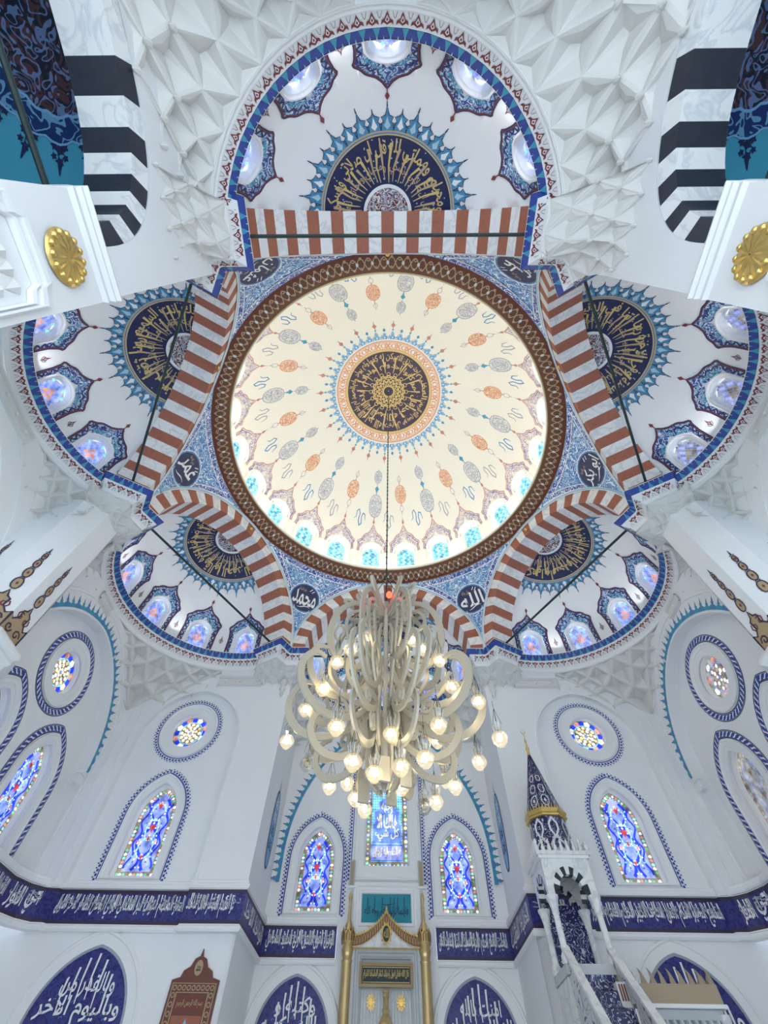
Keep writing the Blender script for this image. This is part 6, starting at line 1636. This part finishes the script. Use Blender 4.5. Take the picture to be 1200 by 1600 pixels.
mb = MB(); mb.lathe([(.0, 8.32), (.05, 8.3), (.05, 8.1), (.12, 8.05), (.12, 7.95), (.04, 7.9), (.04, 6.6), (.10, 6.55), (.10, 6.4), (.04, 6.3), (.04, 5.7), (.12, 5.6), (.12, 5.4), (.05, 5.2), (.09, 5.0), (.07, 4.7), (0, 4.6)], (0, 0, 0), 'arm metal', 12); mb.build('stem', ch, smooth=True)
for i in range(5):
    x = (-.3, -.12, .1, .3, .0)[i]; y = (.25, -.3, .32, -.2, -.35)[i]
    mb = MB(); P = [(x-.08, y, 4.62), (x+.08, y+.05, 4.62), (x+.08, y+.05, 4.95), (x-.08, y, 4.95)]; mb.face(P, 'arm metal'); Q = [(a, b+.05, c) for a, b, c in P]; mb.face(Q, 'arm metal'); mb.loops(P, Q, 'arm metal'); mb.build('drop_plate', ch)
mb = MB(); mb.tube([(0, 0, 8.3), (0, 0, DZ+DR-.05)], .018, 'iron', 6)
for z in lin(8.9, 22.2, 60): mb.lathe([(0, .03), (.03, 0), (0, -.03)], (0, 0, z), 'iron', 5)
tag(mb.build('chain', ch), 'long thin chain rising to the dome')
for i in range(6):
    a = 2*pi*(i+.5)/6; mb = MB(); mb.tube([(0, 0, 9.1), (.48*cos(a), .48*sin(a), 8.38)], .010, 'iron', 4); mb.build('stay_wire', ch)
_d = cam_ray(608, 926); RLP = tuple(Vector((CX, CY, CZ))+_d*((-.45-CY)/_d.y))
mb = MB(); mb.tube([(0, 0, 9.0), (RLP[0], RLP[1], RLP[2]+.1)], .006, 'iron', 4); mb.lathe([(0, .11), (.05, .10), (.055, .02), (.04, -.0)], RLP, 'brown red', 10); lampr = mb.build('lamp_socket', ch, smooth=True)
mb = MB(); mb.lathe([(.04, .0), (.06, -.05), (.055, -.10), (.03, -.13), (0, -.14)], RLP, 'red glow', 10); tag(mb.build('red_lamp', ch, smooth=True), 'small glowing red lamp')
# glass lamps, each hung on three wires
LAMPS = [(449, 1157, 1.62, 1), (780, 1152, 1.62, 1), (480, 1192, 1.55, 1), (748, 1189, 1.5, 1), (515, 1228, 1.5, 1), (543, 1222, 1.2, 1), (555, 1246, 1.15, 1), (570, 1263, 1.15, 1),
         (711, 1228, 1.5, 1), (696, 1217, 1.3, 1), (681, 1251, 1.3, 1), (663, 1258, 1.2, 1), (477, 1108, 1.40, 1), (747, 1095, 1.45, 1), (526, 1134, 1.2, -1), (685, 1131, 1.2, -1),
         (505, 1075, 1.15, -1), (706, 1072, 1.15, -1), (518, 1070, 1.25, 1), (552, 1188, 1.0, -1), (664, 1183, 1.0, -1), (527, 1034, 1.05, -1), (687, 1031, 1.05, -1), (548, 1014, 1.0, -1), (661, 1014, 1.0, -1), (680, 1034, 1.2, 1),
         (569, 996, .85, -1), (645, 1000, .85, -1), (610, 1024, .30, 1), (585, 1206, .55, -1), (598, 1216, .5, 1), (626, 1196, .6, -1), (640, 1217, .6, 1), (611, 1145, .5, -1), (568, 1115, .8, 1), (683, 1157, 1.0, 1), (627, 1228, .45, 1), (590, 1222, .7, 1)]
def make_lamp():
    r = bpy.data.objects.new('glass_lamp', None); return r
proto = None
def cup_mesh(low):
    mb = MB(); pf = [(0, -.165), (.05, -.155), (.108, -.085), (.120, -.03), (.095, .02), (.055, .055), (.065, .10), (.082, .17)]
    mb.lathe(pf, (0, 0, 0), lambda i, j: (low if j < 4 else 'lamp glass'), 8)
    for i in range(8):
        a = 2*pi*i/8; mb.tube([(.055*cos(a), .055*sin(a), .055), (.084*cos(a), .084*sin(a), .17)], .004, 'white marble', 4)
    return mb.build('glass_cup')
glass_me = cup_mesh('lit crystal'); clear_me = cup_mesh('lamp glass')
mb = MB(); mb.lathe([(0, .05), (.022, .04), (.036, .01), (.038, -.02), (.03, -.05), (.012, -.065), (0, -.068)], (0, 0, -.02), 'lamp glow', 10); bulb_me = mb.build('bulb', smooth=True)
mb = MB(); mb.lathe([(0, .06), (.03, .05), (.05, .02), (.056, -.02), (.045, -.06), (.02, -.08), (0, -.085)], (0, 0, -.02), 'lamp glass', 10); dead_me = mb.build('bulb', smooth=True)
mb = MB()
for i in range(3):
    a = 2*pi*i/3; mb.tube([(.08*cos(a), .08*sin(a), .17), (0, 0, .42)], .004, 'iron', 3)
mb.lathe([(0, .03), (.02, .02), (.02, -.02), (.028, -.05)], (0, 0, .05), 'brass', 6); mb.tube([(0, 0, .07), (0, 0, .55)], .004, 'iron', 3)
wire_me = mb.build('wire_sling')
DEAD = {(480, 1192), (663, 1258), (610, 1024), (640, 1217)}
for (px, py, r, sd) in LAMPS:
    d = cam_ray(px, py-3); ox, oy = CX, CY
    A = d.x**2+d.y**2; Bq = ox*d.x+oy*d.y; Cq = ox*ox+oy*oy-r*r; disc_ = Bq*Bq-A*Cq
    t = (-Bq+(sqrt(disc_) if sd > 0 else -sqrt(disc_)))/A if disc_ > 0 else -Bq/A
    p = Vector((CX, CY, CZ))+d*t
    cup = (clear_me if (px, py) in DEAD else glass_me).copy(); COL.objects.link(cup); cup.name = 'glass_lamp'; cup.parent = ch; cup.location = p-ch.location; cup.rotation_euler = (0, 0, random.uniform(0, 1))
    b = (dead_me if (px, py) in DEAD else bulb_me).copy(); COL.objects.link(b); b.parent = cup; b.location = (0, 0, 0)
    if (px, py) in DEAD: b['label'] = 'unlit clear bulb'
    w_ = wire_me.copy(); COL.objects.link(w_); w_.parent = cup; w_.location = (0, 0, 0)
for o in (glass_me, clear_me, bulb_me, dead_me, wire_me): bpy.data.objects.remove(o)

# ------------------------------------------------------------------ groups of alike things
GR = {'semi_dome': 'half domes round the great dome', 'pendentive': 'blue pendentives under the great dome', 'tie_rod': 'iron tie rods across the arches', 'uplight': 'uplights on the half dome cornices',
      'muqarnas_corbel': 'stalactite corbels under the cornice', 'pier_corbel': 'corbels heading the piers', 'studded_moulding': 'studded mouldings under the cornice', 'pendant_drop': 'carved drops under the front pier corbels',
      'tile_panel': 'pointed navy tile panels', 'inscription_band': 'navy inscription bands', 'pier': 'tall chamfered side piers', 'gallery_pier': 'gallery piers with gilt rosettes', 'gallery_vault': 'gallery vaults'}
for o in list(bpy.data.objects):
    if o.parent is None and 'label' in o and 'group' not in o:
        base = o.name.split('.')[0]
        if base == 'striped_arch': o['group'] = 'black and white gallery arches' if 'gallery' in o['label'] else 'red and white arches under the dome'
        elif base in GR: o['group'] = GR[base]
        elif base.startswith('window_'):
            o['group'] = 'rim windows of the great dome' if 'rim window' in o['label'] else 'half dome windows' if 'half dome' in o['label'] else 'round wall windows' if o['label'].startswith('round') else 'pointed wall windows'
